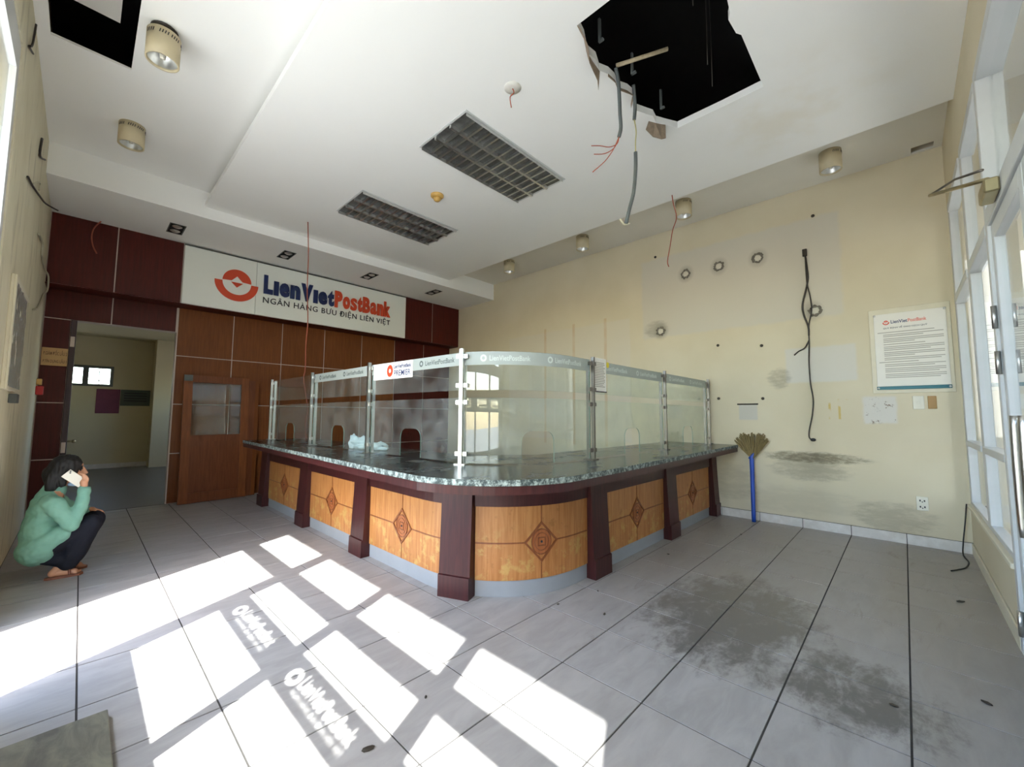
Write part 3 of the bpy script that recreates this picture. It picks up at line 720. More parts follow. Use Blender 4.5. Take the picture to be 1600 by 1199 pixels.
# ---- corridor seen through the doorway
cx0, cx1, cyb = -2.2, 4.5, 15.5
hole = (-0.62, 0.50, 2.235, 2.66)
cor = MB()
cor.box(cx0, hole[0], cyb, cyb+0.15, 0, 3.6); cor.box(hole[1], cx1, cyb, cyb+0.15, 0, 3.6)
cor.box(hole[0], hole[1], cyb, cyb+0.15, 0, hole[2]); cor.box(hole[0], hole[1], cyb, cyb+0.15, hole[3], 3.6)
cor.box(cx0-0.15, cx0, YB, cyb, 0, 3.6); cor.box(cx1, cx1+0.15, YB+0.15, 9.6, 0, 3.6); cor.box(cx1, cx1+0.15, 14.3, cyb, 0, 3.6); cor.box(cx1, cx1+0.15, 9.6, 14.3, 0, 1.75); cor.box(cx1, cx1+0.15, 9.6, 14.3, 2.75, 3.6); cor.box(1.36, 4.5, cyb-0.6, cyb, 0, 3.6)  # includes an unseen opening added in the right side to brighten the corridor
cor.box(cx0, XL-0.16, YB, YB+0.15, 0, 3.6)
tag(cor.go('wall_corridor', 'corridor'), kind='structure')
tag(box('floor_corridor', cx0, cx1, YB+0.02, cyb, -0.06, 0.0, 'corridor_floor'), kind='structure')
tag(box('ceiling_corridor', cx0, cx1, YB+0.15, cyb, 3.5, 3.6, 'corridor'), kind='structure')
tag(box('baseboard_corridor', cx0, 1.36, cyb-0.012, cyb, 0, 0.12, 'skirt'), kind='structure')
w3 = thing('window_3', (-0.06, cyb, 2.2), kind='structure')
f3 = MB(); h0, h1, h2, h3 = hole
f3.box(h0-0.06, h0, cyb-0.02, cyb+0.1, h2-0.06, h3+0.06); f3.box(h1, h1+0.06, cyb-0.02, cyb+0.1, h2-0.06, h3+0.06)
f3.box(h0, h1, cyb-0.02, cyb+0.1, h2-0.06, h2); f3.box(h0, h1, cyb-0.02, cyb+0.1, h3, h3+0.06); f3.box(-0.02, 0.09, cyb-0.02, cyb+0.1, h2, h3)
f3.go('window_frame', 'bracket', w3)
for z in (h2+0.10, h3-0.10): box('window_bar', h0, h1, cyb+0.03, cyb+0.045, z-0.008, z+0.008, 'bracket', w3)
for x in (-0.32, 0.29): box('window_bar', x-0.008, x+0.008, cyb+0.03, cyb+0.045, h2, h3, 'bracket', w3)
for x0, x1 in ((h0, -0.02), (0.09, h1)): box('pane', x0, x1, cyb+0.06, cyb+0.065, h2, h3, 'pane', w3)
p1 = bev('poster', 0.26, 0.72, cyb-0.012, cyb, 1.46, 2.11, 'poster_maroon'); tag(p1, 'maroon square poster on the far corridor wall', 'poster')
p2 = thing('notice_panel', (1.04, cyb, 1.67), 'long grey green notice panel beside the maroon poster', 'poster')
bev('board', 0.73, 1.34, cyb-0.012, cyb, 1.67, 2.11, 'poster_green', p2)
q = MB()
for z in (2.0, 1.93, 1.86, 1.79): q.box(0.80, 1.27, cyb-0.014, cyb-0.012, z, z+0.03)
q.go('print', 'ink_dark', p2)
kb = JAMB
tube('knob_shaft', [(-0.11, YB+0.12, 1.05), (-0.06, YB+0.12, 1.05)], 0.012, 'brass', kb, 8, 1); MB().ell((-0.045, YB+0.12, 1.05), 0.024, 0.026, 0.026).go('door_knob', 'brass', kb, True)

# ================================================================== COUNTER
# footprint path: down the left side, round corner, along the front to the right wall
CX, CY, CR = 3.09, 3.09, 1.0; Y0 = 7.70; S1 = Y0 - CY; S2 = S1 + CR*math.pi/2
def path(s, d=0.0):
    """point d inside the path, and the outward normal"""
    if s <= S1: return Vector((CX - CR + d, Y0 - s)), Vector((-1, 0))
    if s <= S2:
        a = (s - S1)/CR; n = Vector((-math.cos(a), -math.sin(a))); return Vector((CX, CY)) + n*(CR - d), n
    return Vector((CX + (s - S2), CY - CR + d)), Vector((0, -1))
def onp(s, z, d):
    p, n = path(s, d); return (p.x, p.y, z)
def samples(s0, s1, st=0.09):
    q = [s0, s1]
    for e in (S1, S2):
        if s0 < e < s1: q.append(e)
    a0, a1 = max(s0, S1), min(s1, S2)
    if a1 > a0:
        k = max(2, int((a1-a0)/st)); q += [a0 + (a1-a0)*i/k for i in range(k+1)]
    q = sorted(q); r = [q[0]]
    for v in q[1:]:
        if v - r[-1] > 1e-4: r.append(v)
    return r
def ribbon(s0, s1, d0, d1, z0, z1, mb=None):
    mb = mb or MB(); ss = samples(s0, s1); v = []
    for s in ss: v += [onp(s, z0, d0), onp(s, z1, d0), onp(s, z1, d1), onp(s, z0, d1)]
    f = []
    for i in range(len(ss)-1):
        b = 4*i; f += [(b+k, b+(k+1) % 4, b+4+(k+1) % 4, b+4+k) for k in range(4)]
    f += [(0, 1, 2, 3), tuple(4*(len(ss)-1)+k for k in (3, 2, 1, 0))]
    return mb.add(v, f)
def decal(loop, s_c, z_c, d, th, mb=None, ring=None):
    """flat shape in (along, up) coordinates wrapped on the counter face; ring = inner loop"""
    mb = mb or MB(); n = len(loop)
    if ring:
        v = [onp(s_c + x, z_c + z, d) for x, z in loop] + [onp(s_c + x, z_c + z, d) for x, z in ring]
        v += [onp(s_c + x, z_c + z, d - th) for x, z in loop] + [onp(s_c + x, z_c + z, d - th) for x, z in ring]
        f = []
        for i in range(n):
            j = (i+1) % n
            f += [(i, j, n+j, n+i), (2*n+i, 3*n+i, 3*n+j, 2*n+j), (i, 2*n+i, 2*n+j, j), (n+i, n+j, 3*n+j, 3*n+i)]
        return mb.add(v, f)
    v = [onp(s_c + x, z_c + z, d) for x, z in loop] + [onp(s_c + x, z_c + z, d - th) for x, z in loop]
    return mb.add(v, [tuple(range(n)), tuple(range(n, 2*n))[::-1]] + [(i, (i+1) % n, n+(i+1) % n, n+i) for i in range(n)])
PS = [0.14, 1.86, 3.47, S1+0.40, S2+0.31, S2+1.96, S2+3.54]       # pilaster centres
ZA, ZK, ZTOP = 0.72, 0.13, 0.95
HW = 0.14
bay_names = ['leftmost honey wood counter bay beside the leaning door', 'honey wood counter bay, second from the leaning door', 'honey wood counter bay left of the curved corner',
             'curved corner bay of the counter with stained honey wood', 'shaded honey wood counter bay right of the curved corner', 'shaded counter bay nearest the broom and cream wall']
for i in range(6):
    a, b = PS[i] + HW + (0.016 if i == 3 else 0), PS[i+1] - HW - (0.016 if i == 2 else 0); sc = (a+b)/2
    p, n_ = path(sc)
    t = thing('counter_bay', (p.x, p.y, 0), bay_names[i], 'counter', 'panelled bays of the service counter')
    ribbon(a, b, 0.045, 0.075, ZA, ZTOP).go('apron', 'dark_wood', t)
    pn = ribbon(a, b, 0.06, 0.08, ZK, ZA).go('front_panel', 'panel_wood', t)
    ribbon(a, b, 0.068, 0.10, 0.0, ZK).go('plinth', 'kick', t)
    zc = (ZA + ZK)/2; dw, dh = 0.165, 0.165
    gw = 0.006
    for e in ((a, sc - dw, 0.0572, 0.061, zc-gw, zc+gw), (sc + dw, b, 0.0572, 0.061, zc-gw, zc+gw), (sc-gw*0.6, sc+gw*0.6, 0.0572, 0.061, zc+dh, ZA), (sc-gw*0.6, sc+gw*0.6, 0.0572, 0.061, ZK, zc-dh)):
        ribbon(*e).go('inlay_line', 'inlay', pn)
    L4 = [(-dw, 0), (0, -dh), (dw, 0), (0, dh)]; L5 = [(x*0.86, z*0.86) for x, z in L4]
    sub = lambda L: [((L[k][0]*(1-u) + L[(k+1) % 4][0]*u), (L[k][1]*(1-u) + L[(k+1) % 4][1]*u)) for k in range(4) for u in (0, 0.25, 0.5, 0.75)]
    decal(sub(L4), sc, zc, 0.0605, 0.009, None, sub(L5)).go('diamond_frame', 'inlay', pn)
    cir = lambda r: [(r*math.cos(2*math.pi*k/24), r*1.08*math.sin(2*math.pi*k/24)) for k in range(24)]
    decal(cir(0.097), sc, zc, 0.0605, 0.005).go('medallion', 'medal', pn)
    decal(cir(0.097), sc, zc, 0.0605, 0.010, None, cir(0.089)).go('medallion_rim', 'inlay', pn)
    decal(cir(0.068), sc, zc, 0.0605, 0.009, None, cir(0.063)).go('medallion_rim', 'inlay', pn)
    sq = lambda r: [(-r, -r), (r, -r), (r, r), (-r, r)]
    decal(sq(0.036), sc, zc, 0.0605, 0.011, None, sq(0.028)).go('medallion_square', 'inlay', pn)
    decal(cir(0.009), sc, zc, 0.0605, 0.010).go('medallion_stud', 'ink_dark', pn)
pil_l = ['dark pilaster at the far left end of the counter', 'dark pilaster, second from the far left end of the counter', 'dark pilaster, third from the far left end of the counter', 'dark pilaster at the left start of the curved corner',
         'dark pilaster at the right end of the curved corner', 'dark pilaster in the middle of the shaded counter front', 'dark pilaster of the counter against the cream wall']
for i, s in enumerate(PS):
    p, n_ = path(s); tg = Vector((-n_.y, n_.x))
    mb = MB(); hw = HW if i < 6 else 0.10
    def pt(x, d, z): q = p + tg*x - n_*d; return (q.x, q.y, z)
    prof = [(0.0, -0.03), (0.17, -0.028), (0.175, -0.012), (0.60, 0.01), (ZTOP, 0.022)]
    v = []
    for z, d in prof: v += [pt(-hw, d, z), pt(hw, d, z), pt(hw, 0.12, z), pt(-hw, 0.12, z)]
    f = [(4*k+j, 4*k+(j+1) % 4, 4*k+4+(j+1) % 4, 4*k+4+j) for k in range(len(prof)-1) for j in range(4)] + [(3, 2, 1, 0), tuple(4*(len(prof)-1)+j for j in range(4))]
    o = mb.add(v, f).go('pilaster', 'dark_wood'); tag(o, pil_l[i], 'pilaster', 'pilasters of the service counter')
# worktop
wt = thing('worktop', (2.3, 4.0, ZTOP), 'dark green granite worktop running round the whole counter', 'worktop')
def top_poly(e=0.0):
    R0 = 0.86; ax, ay = 1.615+e, 1.675+e
    P = [(1.80+e, 7.60), (ax + 0.01, 2.53+0.4)]
    c = (ax + R0, ay + R0)
    P += [(c[0] - (R0)*math.cos(R(6 + 78*i/14)), c[1] - (R0)*math.sin(R(6 + 78*i/14))) for i in range(15)]
    P += [(3.05, ay + 0.005), (XR-0.002, 1.80+e)]
    P += [(XR-0.002, 2.85), (3.35, 2.85), (2.95, 3.25), (2.80, 3.6), (2.80, 7.60)]
    return P
MB().prism(top_poly(), 1.010, 1.050, 0, 1).go('granite_slab', ['granite', 'granite_edge'], wt)
MB().prism(top_poly(0.008), ZTOP, 1.0095).go('wood_edge', 'dark_wood', wt)
# inside carcass below the worktop, teller side
ins = MB(); ins.box(2.25, 2.79, 3.7, 7.55, 0.0, ZTOP-0.002); tag(ins.go('cabinet_back', 'dark_wood'), 'dark wood cabinet behind the long left side of the counter', 'cabinet')
ins = MB(); ins.box(3.5, XR-0.01, 2.25, 2.84, 0.0, ZTOP-0.002); tag(ins.go('cabinet_back', 'dark_wood'), 'dark wood cabinet behind the short right side of the counter', 'cabinet')

# ---- glass screen: posts and panes
DG = 0.10; ZG0, ZG1, ZG2, ZG3 = 1.062, 1.615, 1.68, 2.01
post_l = ['slim steel screen post at the far left end of the counter', 'steel screen post left of the blue cloth', 'steel screen post right behind the blue cloth', 'bright steel screen post at the left of the curved glass',
          'dull steel screen post at the right of the curved glass', 'dull steel screen post in the middle of the right screen', 'dull steel screen post nearest the cream wall']
def post(i):
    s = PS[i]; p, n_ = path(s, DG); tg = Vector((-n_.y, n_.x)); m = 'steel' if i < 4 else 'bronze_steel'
    t = thing('screen_post', (p.x, p.y, 1.05), post_l[i], 'post', 'posts of the glass screen')
    def bx(name, x0, x1, d0, d1, z0, z1, mm=m):
        v = []
        for z in (z0, z1):
            for x, d in ((x0, d0), (x1, d0), (x1, d1), (x0, d1)):
                q = p + tg*x + n_*d; v.append((q.x, q.y, z))
        return mk(name, v, [(0, 1, 2, 3), (7, 6, 5, 4), (0, 4, 5, 1), (1, 5, 6, 2), (2, 6, 7, 3), (3, 7, 4, 0)], mm, t)
    top = 2.035
    pw = 0.016 if i < 4 else 0.011
    bx('post_tube', -pw, pw, 0.012, 0.044, 1.058, top)
    bx('post_tube', -pw, pw, -0.044, -0.012, 1.058, top - 0.03)
    bx('foot_plate', -0.05, 0.05, -0.055, 0.055, 1.0505, 1.058)
    for z in (1.14, 1.575, 1.72, 1.97):
        for sg_ in (-1, 1):
            x0, x1 = sorted((sg_*0.014, sg_*0.055)); bx('clamp', x0, x1, 0.006, 0.030, z-0.018, z+0.018)
    return t
for i in range(7): post(i)
def screen(i, lab):
    a, b = PS[i] + 0.022, PS[i+1] - 0.022
    if i == 3:
        pos = lambda s, z, o: (lambda q, n_: (q.x + n_.x*o, q.y + n_.y*o, z))(*path(s, DG))
    else:
        pa, _ = path(PS[i], DG); pb, _ = path(PS[i+1], DG); dv = (pb - pa); Ln = dv.length; dv = dv/Ln; nn = Vector((dv.y, -dv.x))
        if nn.dot(path((a+b)/2)[1]) < 0: nn = -nn
        pos = lambda s, z, o: (lambda q: (q.x + nn.x*o, q.y + nn.y*o, z))(pa + dv*(0.022 + (s - a)/(b - a)*(Ln - 0.044)))
    m = pos((a+b)/2, 1.06, 0)
    t = thing('glass_screen', m, lab, 'glass screen', 'glass bays of the teller screen')
    def pane(name, cols, zt, th=0.008):
        v = []; f = []; fm = []
        for s, zb in cols: v += [pos(s, zb, -th/2), pos(s, zt, -th/2), pos(s, zt, th/2), pos(s, zb, th/2)]
        for k in range(len(cols)-1):
            c = 4*k; 
            if abs(cols[k][0] - cols[k+1][0]) < 1e-6:
                f += [(c, c+3, c+7, c+4)]; fm += [1]; continue
            for e in range(4): f.append((c+e, c+(e+1) % 4, c+4+(e+1) % 4, c+4+e)); fm.append(0 if e in (0, 2) else 1)
        f += [(0, 1, 2, 3), tuple(4*(len(cols)-1)+k for k in (3, 2, 1, 0))]; fm += [1, 1]
        return mk(name, v, f, ['screen_glass', 'glass_edge'], t, False, fm)
    st = [a + (b-a)*k/16 for k in range(17)] if i == 3 else [a, b]
    sc = (a+b)/2; hw, hh, rr = 0.17, 0.27, 0.09
    notch = [(sc-hw, ZG0), (sc-hw, ZG0+hh-rr)] + [(sc-hw+rr*(1-math.cos(R(15*k))), ZG0+hh-rr+rr*math.sin(R(15*k))) for k in range(1, 7)]
    notch += [(2*sc - x, z) for x, z in notch[::-1]]
    cols = [(x, ZG0) for x in st if x < sc-hw-1e-3] + notch + [(x, ZG0) for x in st if x > sc+hw+1e-3]
    lo = pane('lower_pane', cols, ZG1)
    upn = pane('upper_pane', [(x, ZG2) for x in st], ZG3)
    return t, pos, a, b, lo, upn
SCR = ['leftmost narrow glass screen bay beside the leaning door', 'glass screen bay in front of the blue cloth, left half', 'glass screen bay with the bank poster at its top', 'large curved corner glass screen',
       'glass screen bay with the white paper notice taped on', 'rightmost glass screen bay next to the cream wall']
for i in range(6):
    t, pos, a, b, lo, upn = screen(i, SCR[i])
    if i == 0: continue
    zb = 1.895; ss = [a + (b-a)*k/12 for k in range(13)]
    v = []
    for s in ss: v += [pos(s, zb, 0.0052), pos(s, ZG3-0.002, 0.0052), pos(s, ZG3-0.002, 0.0064), pos(s, zb, 0.0064)]
    f = [(4*k+e, 4*k+(e+1) % 4, 4*k+4+(e+1) % 4, 4*k+4+e) for k in range(12) for e in range(4)] + [(0, 1, 2, 3), (51, 50, 49, 48)]
    mk('frosted_band', v, f, 'frost', upn)
    pm = 'frost_print' if i < 3 else 'frost_print_pale'
    for (u, wd) in (((0.10, 0.34), (0.56, 0.34)) if i != 2 else ((0.58, 0.36),)):
        s0 = a + (b-a)*u; W_ = (b-a)*wd
        text('band_lettering', 'LienVietPostBank', (0, 0, 0), RX, UPZ, OUT, pm, upn, W_*0.80, 0.045, 0.01, 0.0004, 1.0,
             fit=lambda x, y, z, s0=s0, W_=W_: Vector(pos(s0 + W_*0.2 + x, zb + 0.035 + y, 0.0068 + z)))
        n = 16; v = []
        for rr in (0.016, 0.030):
            v += [pos(s0 + W_*0.08 + rr*math.cos(2*math.pi*k/n), zb + 0.058 + rr*math.sin(2*math.pi*k/n), 0.0072) for k in range(n)]
        mk('band_emblem', v, [(k, (k+1) % n, n+(k+1) % n, n+k) for k in range(n)], pm, upn)
    if i == 2:      # bank poster stuck over the band
        po_ = thing('bank_poster', pos(a + (b-a)*0.24, 1.84, 0.012), 'small white poster with red emblem stuck on the glass screen top', 'poster')
        s0, s1 = a + (b-a)*0.03, a + (b-a)*0.52
        v = [pos(s0, 1.835, 0.010), pos(s1, 1.835, 0.010), pos(s1, 2.005, 0.010), pos(s0, 2.005, 0.010), pos(s0, 1.835, 0.0112), pos(s1, 1.835, 0.0112), pos(s1, 2.005, 0.0112), pos(s0, 2.005, 0.0112)]
        mk('sheet', v, BF, 'paper', po_)
        sl = (s1 - s0)
        text('print', 'LienVietPostBank', (0, 0, 0), RX, UPZ, OUT, 'navy', po_, sl*0.42, 0.040, 0.02, 0.0004, 1.0, fit=lambda x, y, z: Vector(pos(s0 + sl*0.54 + x, 1.94 + y, 0.0120 + z)))
        text('print', 'PREMIER', (0, 0, 0), RX, UPZ, OUT, 'navy', po_, sl*0.40, 0.058, 0.01, 0.0004, 1.0, fit=lambda x, y, z: Vector(pos(s0 + sl*0.55 + x, 1.862 + y, 0.0120 + z)))
        n = 20; v = []
        for rr in (0.020, 0.058): v += [pos(s0 + sl*0.44 + rr*math.cos(2*math.pi*k/n), 1.92 + rr*1.1*math.sin(2*math.pi*k/n), 0.0125) for k in range(n)]
        mk('emblem', v, [(k, (k+1) % n, n+(k+1) % n, n+k) for k in range(n)], 'orange', po_)
    if i == 4:      # paper notice with a yellow sticker
        pn = thing('paper_notice', pos(a + 0.14, 1.71, 0.012), 'white paper notice taped at the top left of the right glass screen', 'notice')
        s0, s1, z0, z1 = a + 0.02, a + 0.25, 1.71, 2.04
        v = [pos(s0, z0, 0.010), pos(s1, z0, 0.010), pos(s1, z1, 0.010), pos(s0, z1, 0.010), pos(s0, z0, 0.0112), pos(s1, z0, 0.0112), pos(s1, z1, 0.0112), pos(s0, z1, 0.0112)]
        mk('sheet', v, BF, 'paper', pn)
        q = MB()
        for k in range(15):
            z = z1 - 0.05 - k*0.017; e = random.uniform(0.0, 0.05)
            q.add([pos(s0+0.02, z, 0.0118), pos(s1-0.02-e, z, 0.0118), pos(s1-0.02-e, z+0.008, 0.0118), pos(s0+0.02, z+0.008, 0.0118)], [(0, 1, 2, 3)])
        tag(q.go('print_lines', 'ink', pn), kind='stuff')
        v = [pos(s0, z0-0.012, 0.012), pos(s1+0.01, z0-0.012, 0.012), pos(s1+0.01, z0, 0.012), pos(s0, z0, 0.012)]; mk('bottom_clip', v, [(0, 1, 2, 3)], 'ink_dark', pn)
        n = 16; c0 = pos(s1 + 0.03, 1.985, 0.012); v = [pos(s1 + 0.03 + 0.026*math.cos(2*math.pi*k/n), 1.985 + 0.03*math.sin(2*math.pi*k/n), 0.012) for k in range(n)] + [pos(s1 + 0.03 + 0.026*math.cos(2*math.pi*k/n), 1.985 + 0.03*math.sin(2*math.pi*k/n), 0.014) for k in range(n)]
        o = mk('round_sticker', v, [tuple(range(n)), tuple(range(n, 2*n))[::-1]] + [(k, (k+1) % n, n+(k+1) % n, n+k) for k in range(n)], 'yellow'); tag(o, 'round yellow sticker beside the white paper notice', 'sticker')

# ================================================================== CEILING FITTINGS
def louver(x0, y0, lab):
    x1, y1 = x0 + 1.60, y0 + 0.80
    t = thing('louver_light', ((x0+x1)/2, (y0+y1)/2, ZP), lab, 'ceiling light', 'louvred ceiling lights')
    q = MB(); e = 0.022; z0, z1 = ZP-0.006, ZP+0.004
    q.box(x0, x1, y0, y0+e, z0, z1); q.box(x0, x1, y1-e, y1, z0, z1); q.box(x0, x0+e, y0+e, y1-e, z0, z1); q.box(x1-e, x1, y0+e, y1-e, z0, z1)
    q.go('frame', 'frame', t)
    box('tray', x0+e, x1-e, y0+e, y1-e, ZP-0.0015, ZP-0.0005, 'tray', t)
    lw = (y1-y0-2*e)/3
    for k in range(4):
        y = y0 + e + lw*k; box('louver_rail', x0+e, x1-e, y-0.014, y+0.014, ZP-0.040, ZP-0.002, 'aluminium', t) if 0 < k < 3 else box('louver_rail', x0+e, x1-e, y-0.004 if k else y, y if k else y+0.004, ZP-0.040, ZP-0.002, 'aluminium', t)
    nb = 14; sp = (x1-x0-2*e)/nb; me = None
    for r_ in range(3):
        for k in range(1, nb):
            x = x0 + e + sp*k; y = y0 + e + lw*r_
            if me is None:
                prof = [(-0.006, -0.002), (0.006, -0.002), (0.011, -0.038), (-0.011, -0.038)]
                v = [(a, 0.012, b) for a, b in prof] + [(a, lw-0.012, b) for a, b in prof]
                me = bpy.data.meshes.new('louver_blade'); me.from_pydata(v, [], [(0, 1, 2, 3), (7, 6, 5, 4)] + [(j, j+4, (j+1) % 4 + 4, (j+1) % 4) for j in range(4)]); me.materials.append(M['aluminium'])
            o = bpy.data.objects.new('louver_blade', me); COL.objects.link(o); o.parent = t; o.location = Vector((x, y, ZP)) - ORG[t.name]; ORG[o.name] = Vector((x, y, ZP))
    return t
louver(2.385, 2.905, 'large louvred ceiling light nearest the torn ceiling hole')
louver(2.37, 4.985, 'louvred ceiling light next to the yellow smoke detector, towards the sign')
sm = thing('smoke_detector', (3.12, 4.38, ZP), 'yellowed round smoke detector between the two louvred lights', 'smoke detector')
MB().lathe([(0.085, 0.0), (0.085, -0.02), (0.07, -0.035), (0.05, -0.038)], (3.12, 4.38, ZP), 24).go('base', 'yellow_plastic', sm, True)
MB().lathe([(0.05, -0.038), (0.045, -0.07), (0.03, -0.085), (0.005, -0.088)], (3.12, 4.38, ZP), 20).go('sensor_head', 'yellow_plastic', sm, True)
sl = ['leftmost small square spotlight in the soffit', 'second small square spotlight from the left in the soffit', 'third small square spotlight from the left in the soffit', 'rightmost small square spotlight in the soffit']
for k, (x, y) in enumerate(((0.83, 7.80), (2.32, 7.68), (3.84, 7.64), (5.36, 7.59))):
    t = thing('square_spotlight', (x, y, ZS), sl[k], 'spotlight', 'square spotlights over the sign'); e = 0.012; a, b = 0.095, 0.21
    q = MB(); q.box(x-a, x+a, y-b, y-b+e, ZS-0.006, ZS); q.box(x-a, x+a, y+b-e, y+b, ZS-0.006, ZS); q.box(x-a, x-a+e, y-b+e, y+b-e, ZS-0.006, ZS); q.box(x+a-e, x+a, y-b+e, y+b-e, ZS-0.006, ZS)
    q.go('frame', 'bracket', t); box('tray', x-a+e, x+a-e, y-b+e, y+b-e, ZS-0.0015, ZS-0.0005, 'void', t)
    for j in (-0.10, 0.10): MB().lathe([(0.012, -0.026), (0.035, -0.020), (0.06, -0.004), (0.062, -0.002)], (x, y+j, ZS), 16).go('reflector', 'aluminium', t, True)
dl = ['big beige cylinder downlight beside the dark ceiling opening', 'beige cylinder downlight at left, farther from the dark ceiling opening', 'farthest beige cylinder downlight over the cream wall', 'second farthest beige cylinder downlight over the cream wall', 'beige cylinder downlight behind the dangling red wire', 'nearest beige cylinder downlight over the cream wall']
for k, (x, y, drop) in enumerate(((0.292, 4.26, 0.05), (0.207, 5.99, 0.0), (5.88, 5.71, 0.0), (5.93, 3.96, 0.0), (5.94, 2.20, 0.0), (5.99, 0.49, 0.0))):
    t = thing('cylinder_downlight', (x, y, ZU), dl[k], 'downlight', 'beige cylinder downlights'); z1 = ZU - drop; h, r_ = 0.23, 0.11
    if drop: MB().lathe([(0.09, 0.0), (0.09, -0.01)], (x, y, ZU), 20).go('mount', 'dark_wire', t, True); tube('wire', [(x+0.02, y, ZU-0.01), (x+0.03, y+0.01, ZU-0.03), (x, y, z1-0.01)], 0.008, 'red_wire', t, 6, 2)
    MB().lathe([(0.02, 0), (r_, 0), (r_, -h), (r_-0.012, -h), (r_-0.012, -h+0.02), (0.07, -0.09), (0.02, -0.08)], (x, y, z1), 28).go('housing', 'beige', t, True)
    MB().lathe([(r_-0.0125, -h+0.019), (0.069, -0.1), (0.03, -0.095)], (x, y, z1), 24, cap=False).go('reflector', 'aluminium', t, True)
    MB().lathe([(0.02, -0.10), (0.025, -0.15), (0.018, -0.20), (0.004, -0.205)], (x, y, z1), 12).go('bulb', 'plate', t, True)
    for a0 in (200, 250, 290, 340):
        for j in range(4):
            a = R(a0 + j*9); c, s_ = math.cos(a), math.sin(a); q = MB()
            u = Vector((-s_, c, 0)); b0 = Vector((x + c*r_, y + s_*r_, z1-0.055)); o_ = Vector((c, s_, 0))*0.0015
            v = [b0 - u*0.003 + o_, b0 + u*0.003 + o_, b0 + u*0.009 + Vector((0, 0, 0.028)) + o_, b0 + u*0.003 + Vector((0, 0, 0.028)) + o_]
            q.add(v + [p_ - o_*1.2 for p_ in v], BF).go('vent_slot', 'ink_dark', t)
rs = thing('ceiling_rose', (2.502, 2.40, ZP), 'white round ceiling rose with a short red wire', 'ceiling rose')
MB().lathe([(0.075, 0), (0.075, -0.006), (0.03, -0.01)], (2.502, 2.40, ZP), 20).go('cover', 'rose', rs, True)
tube('wire', [(2.502, 2.40, 4.39), (2.513, 2.394, 4.354), (2.492, 2.421, 4.314), (2.505, 2.417, 4.222)], 0.005, 'red_wire', rs, 6)
def wire(name, pts, r_, m, lab, cat='wire', grp=None): return tag(tube(name, pts, r_, m, None, 6), lab, cat, grp)
wire('hanging_wire', [(2.227, 6.461, 4.4), (2.264, 6.48, 3.883), (2.28, 6.518, 3.394), (2.316, 6.535, 2.906), (2.319, 6.576, 2.516), (2.334, 6.601, 2.154), (2.327, 6.625, 2.008), (2.375, 6.609, 1.695), (2.395, 6.606, 1.539), (2.388, 6.637, 1.324), (2.407, 6.648, 1.056)], 0.007, 'red_wire', 'long red wire hanging from the ceiling in front of the bank sign', grp='wires dangling from the ceiling')
wire('hanging_wire', [(0.041, 8.296, 4.24), (-0.023, 8.33, 4.129), (-0.04, 8.34, 3.999), (-0.02, 8.345, 3.87), (0.025, 8.345, 3.768)], 0.009, 'red_wire', 'short curled red wire hanging from the soffit over the doorway', grp='wires dangling from the ceiling')
wire('hanging_wire', [(5.257, 2.093, 4.4), (5.275, 2.086, 4.29), (5.316, 2.065, 4.103), (5.291, 2.11, 3.933), (5.28, 2.145, 3.721), (5.268, 2.179, 3.525), (5.285, 2.171, 3.449)], 0.006, 'red_wire', 'thin red wire dangling beside a beige downlight near the cream wall', grp='wires dangling from the ceiling')
ca = thing('dangling_cable', (3.06, 1.69, 4.40), 'grey cable with splayed bare wires hanging from the ceiling hole', 'cable', 'cables dangling from the hole')
tube('sheath', [(3.02, 1.66, 4.47), (3.061, 1.66, 4.373), (3.086, 1.665, 4.216), (3.101, 1.67, 4.093), (3.116, 1.673, 3.982), (3.109, 1.689, 3.903)], 0.016, 'grey_cable', ca, 8)
for p in ([(3.109, 1.689, 3.903), (3.101, 1.704, 3.842), (3.056, 1.754, 3.814), (3.001, 1.811, 3.824), (2.947, 1.867, 3.824)], [(3.109, 1.689, 3.903), (3.087, 1.722, 3.808), (3.033, 1.786, 3.757), (2.967, 1.855, 3.751)], [(3.109, 1.689, 3.903), (3.081, 1.731, 3.791), (3.037, 1.789, 3.69), (2.969, 1.871, 3.595)]):
    tube('core_wire', p, 0.004, 'red_wire', ca, 5)
cb = thing('dangling_cable', (3.35, 1.66, 4.40), 'long grey cable with a bare yellow gap hanging from the ceiling hole', 'cable', 'cables dangling from the hole')
tube('sheath', [(3.28, 1.63, 4.459), (3.32, 1.64, 4.371), (3.345, 1.65, 4.283), (3.351, 1.663, 4.184)], 0.016, 'grey_cable', cb, 8)
tube('core_wire', [(3.351, 1.663, 4.184), (3.37, 1.656, 4.078), (3.372, 1.665, 3.978), (3.377, 1.669, 3.885)], 0.005, 'yellow_wire', cb, 6)
tube('sheath', [(3.377, 1.669, 3.885), (3.387, 1.677, 3.726), (3.387, 1.70, 3.521), (3.371, 1.733, 3.374), (3.356, 1.766, 3.227)], 0.017, 'grey_cable', cb, 8)
tube('end_sleeve', [(3.31, 1.80, 3.27), (3.345, 1.775, 3.22), (3.385, 1.745, 3.235)], 0.009, 'white_wire', cb, 6)

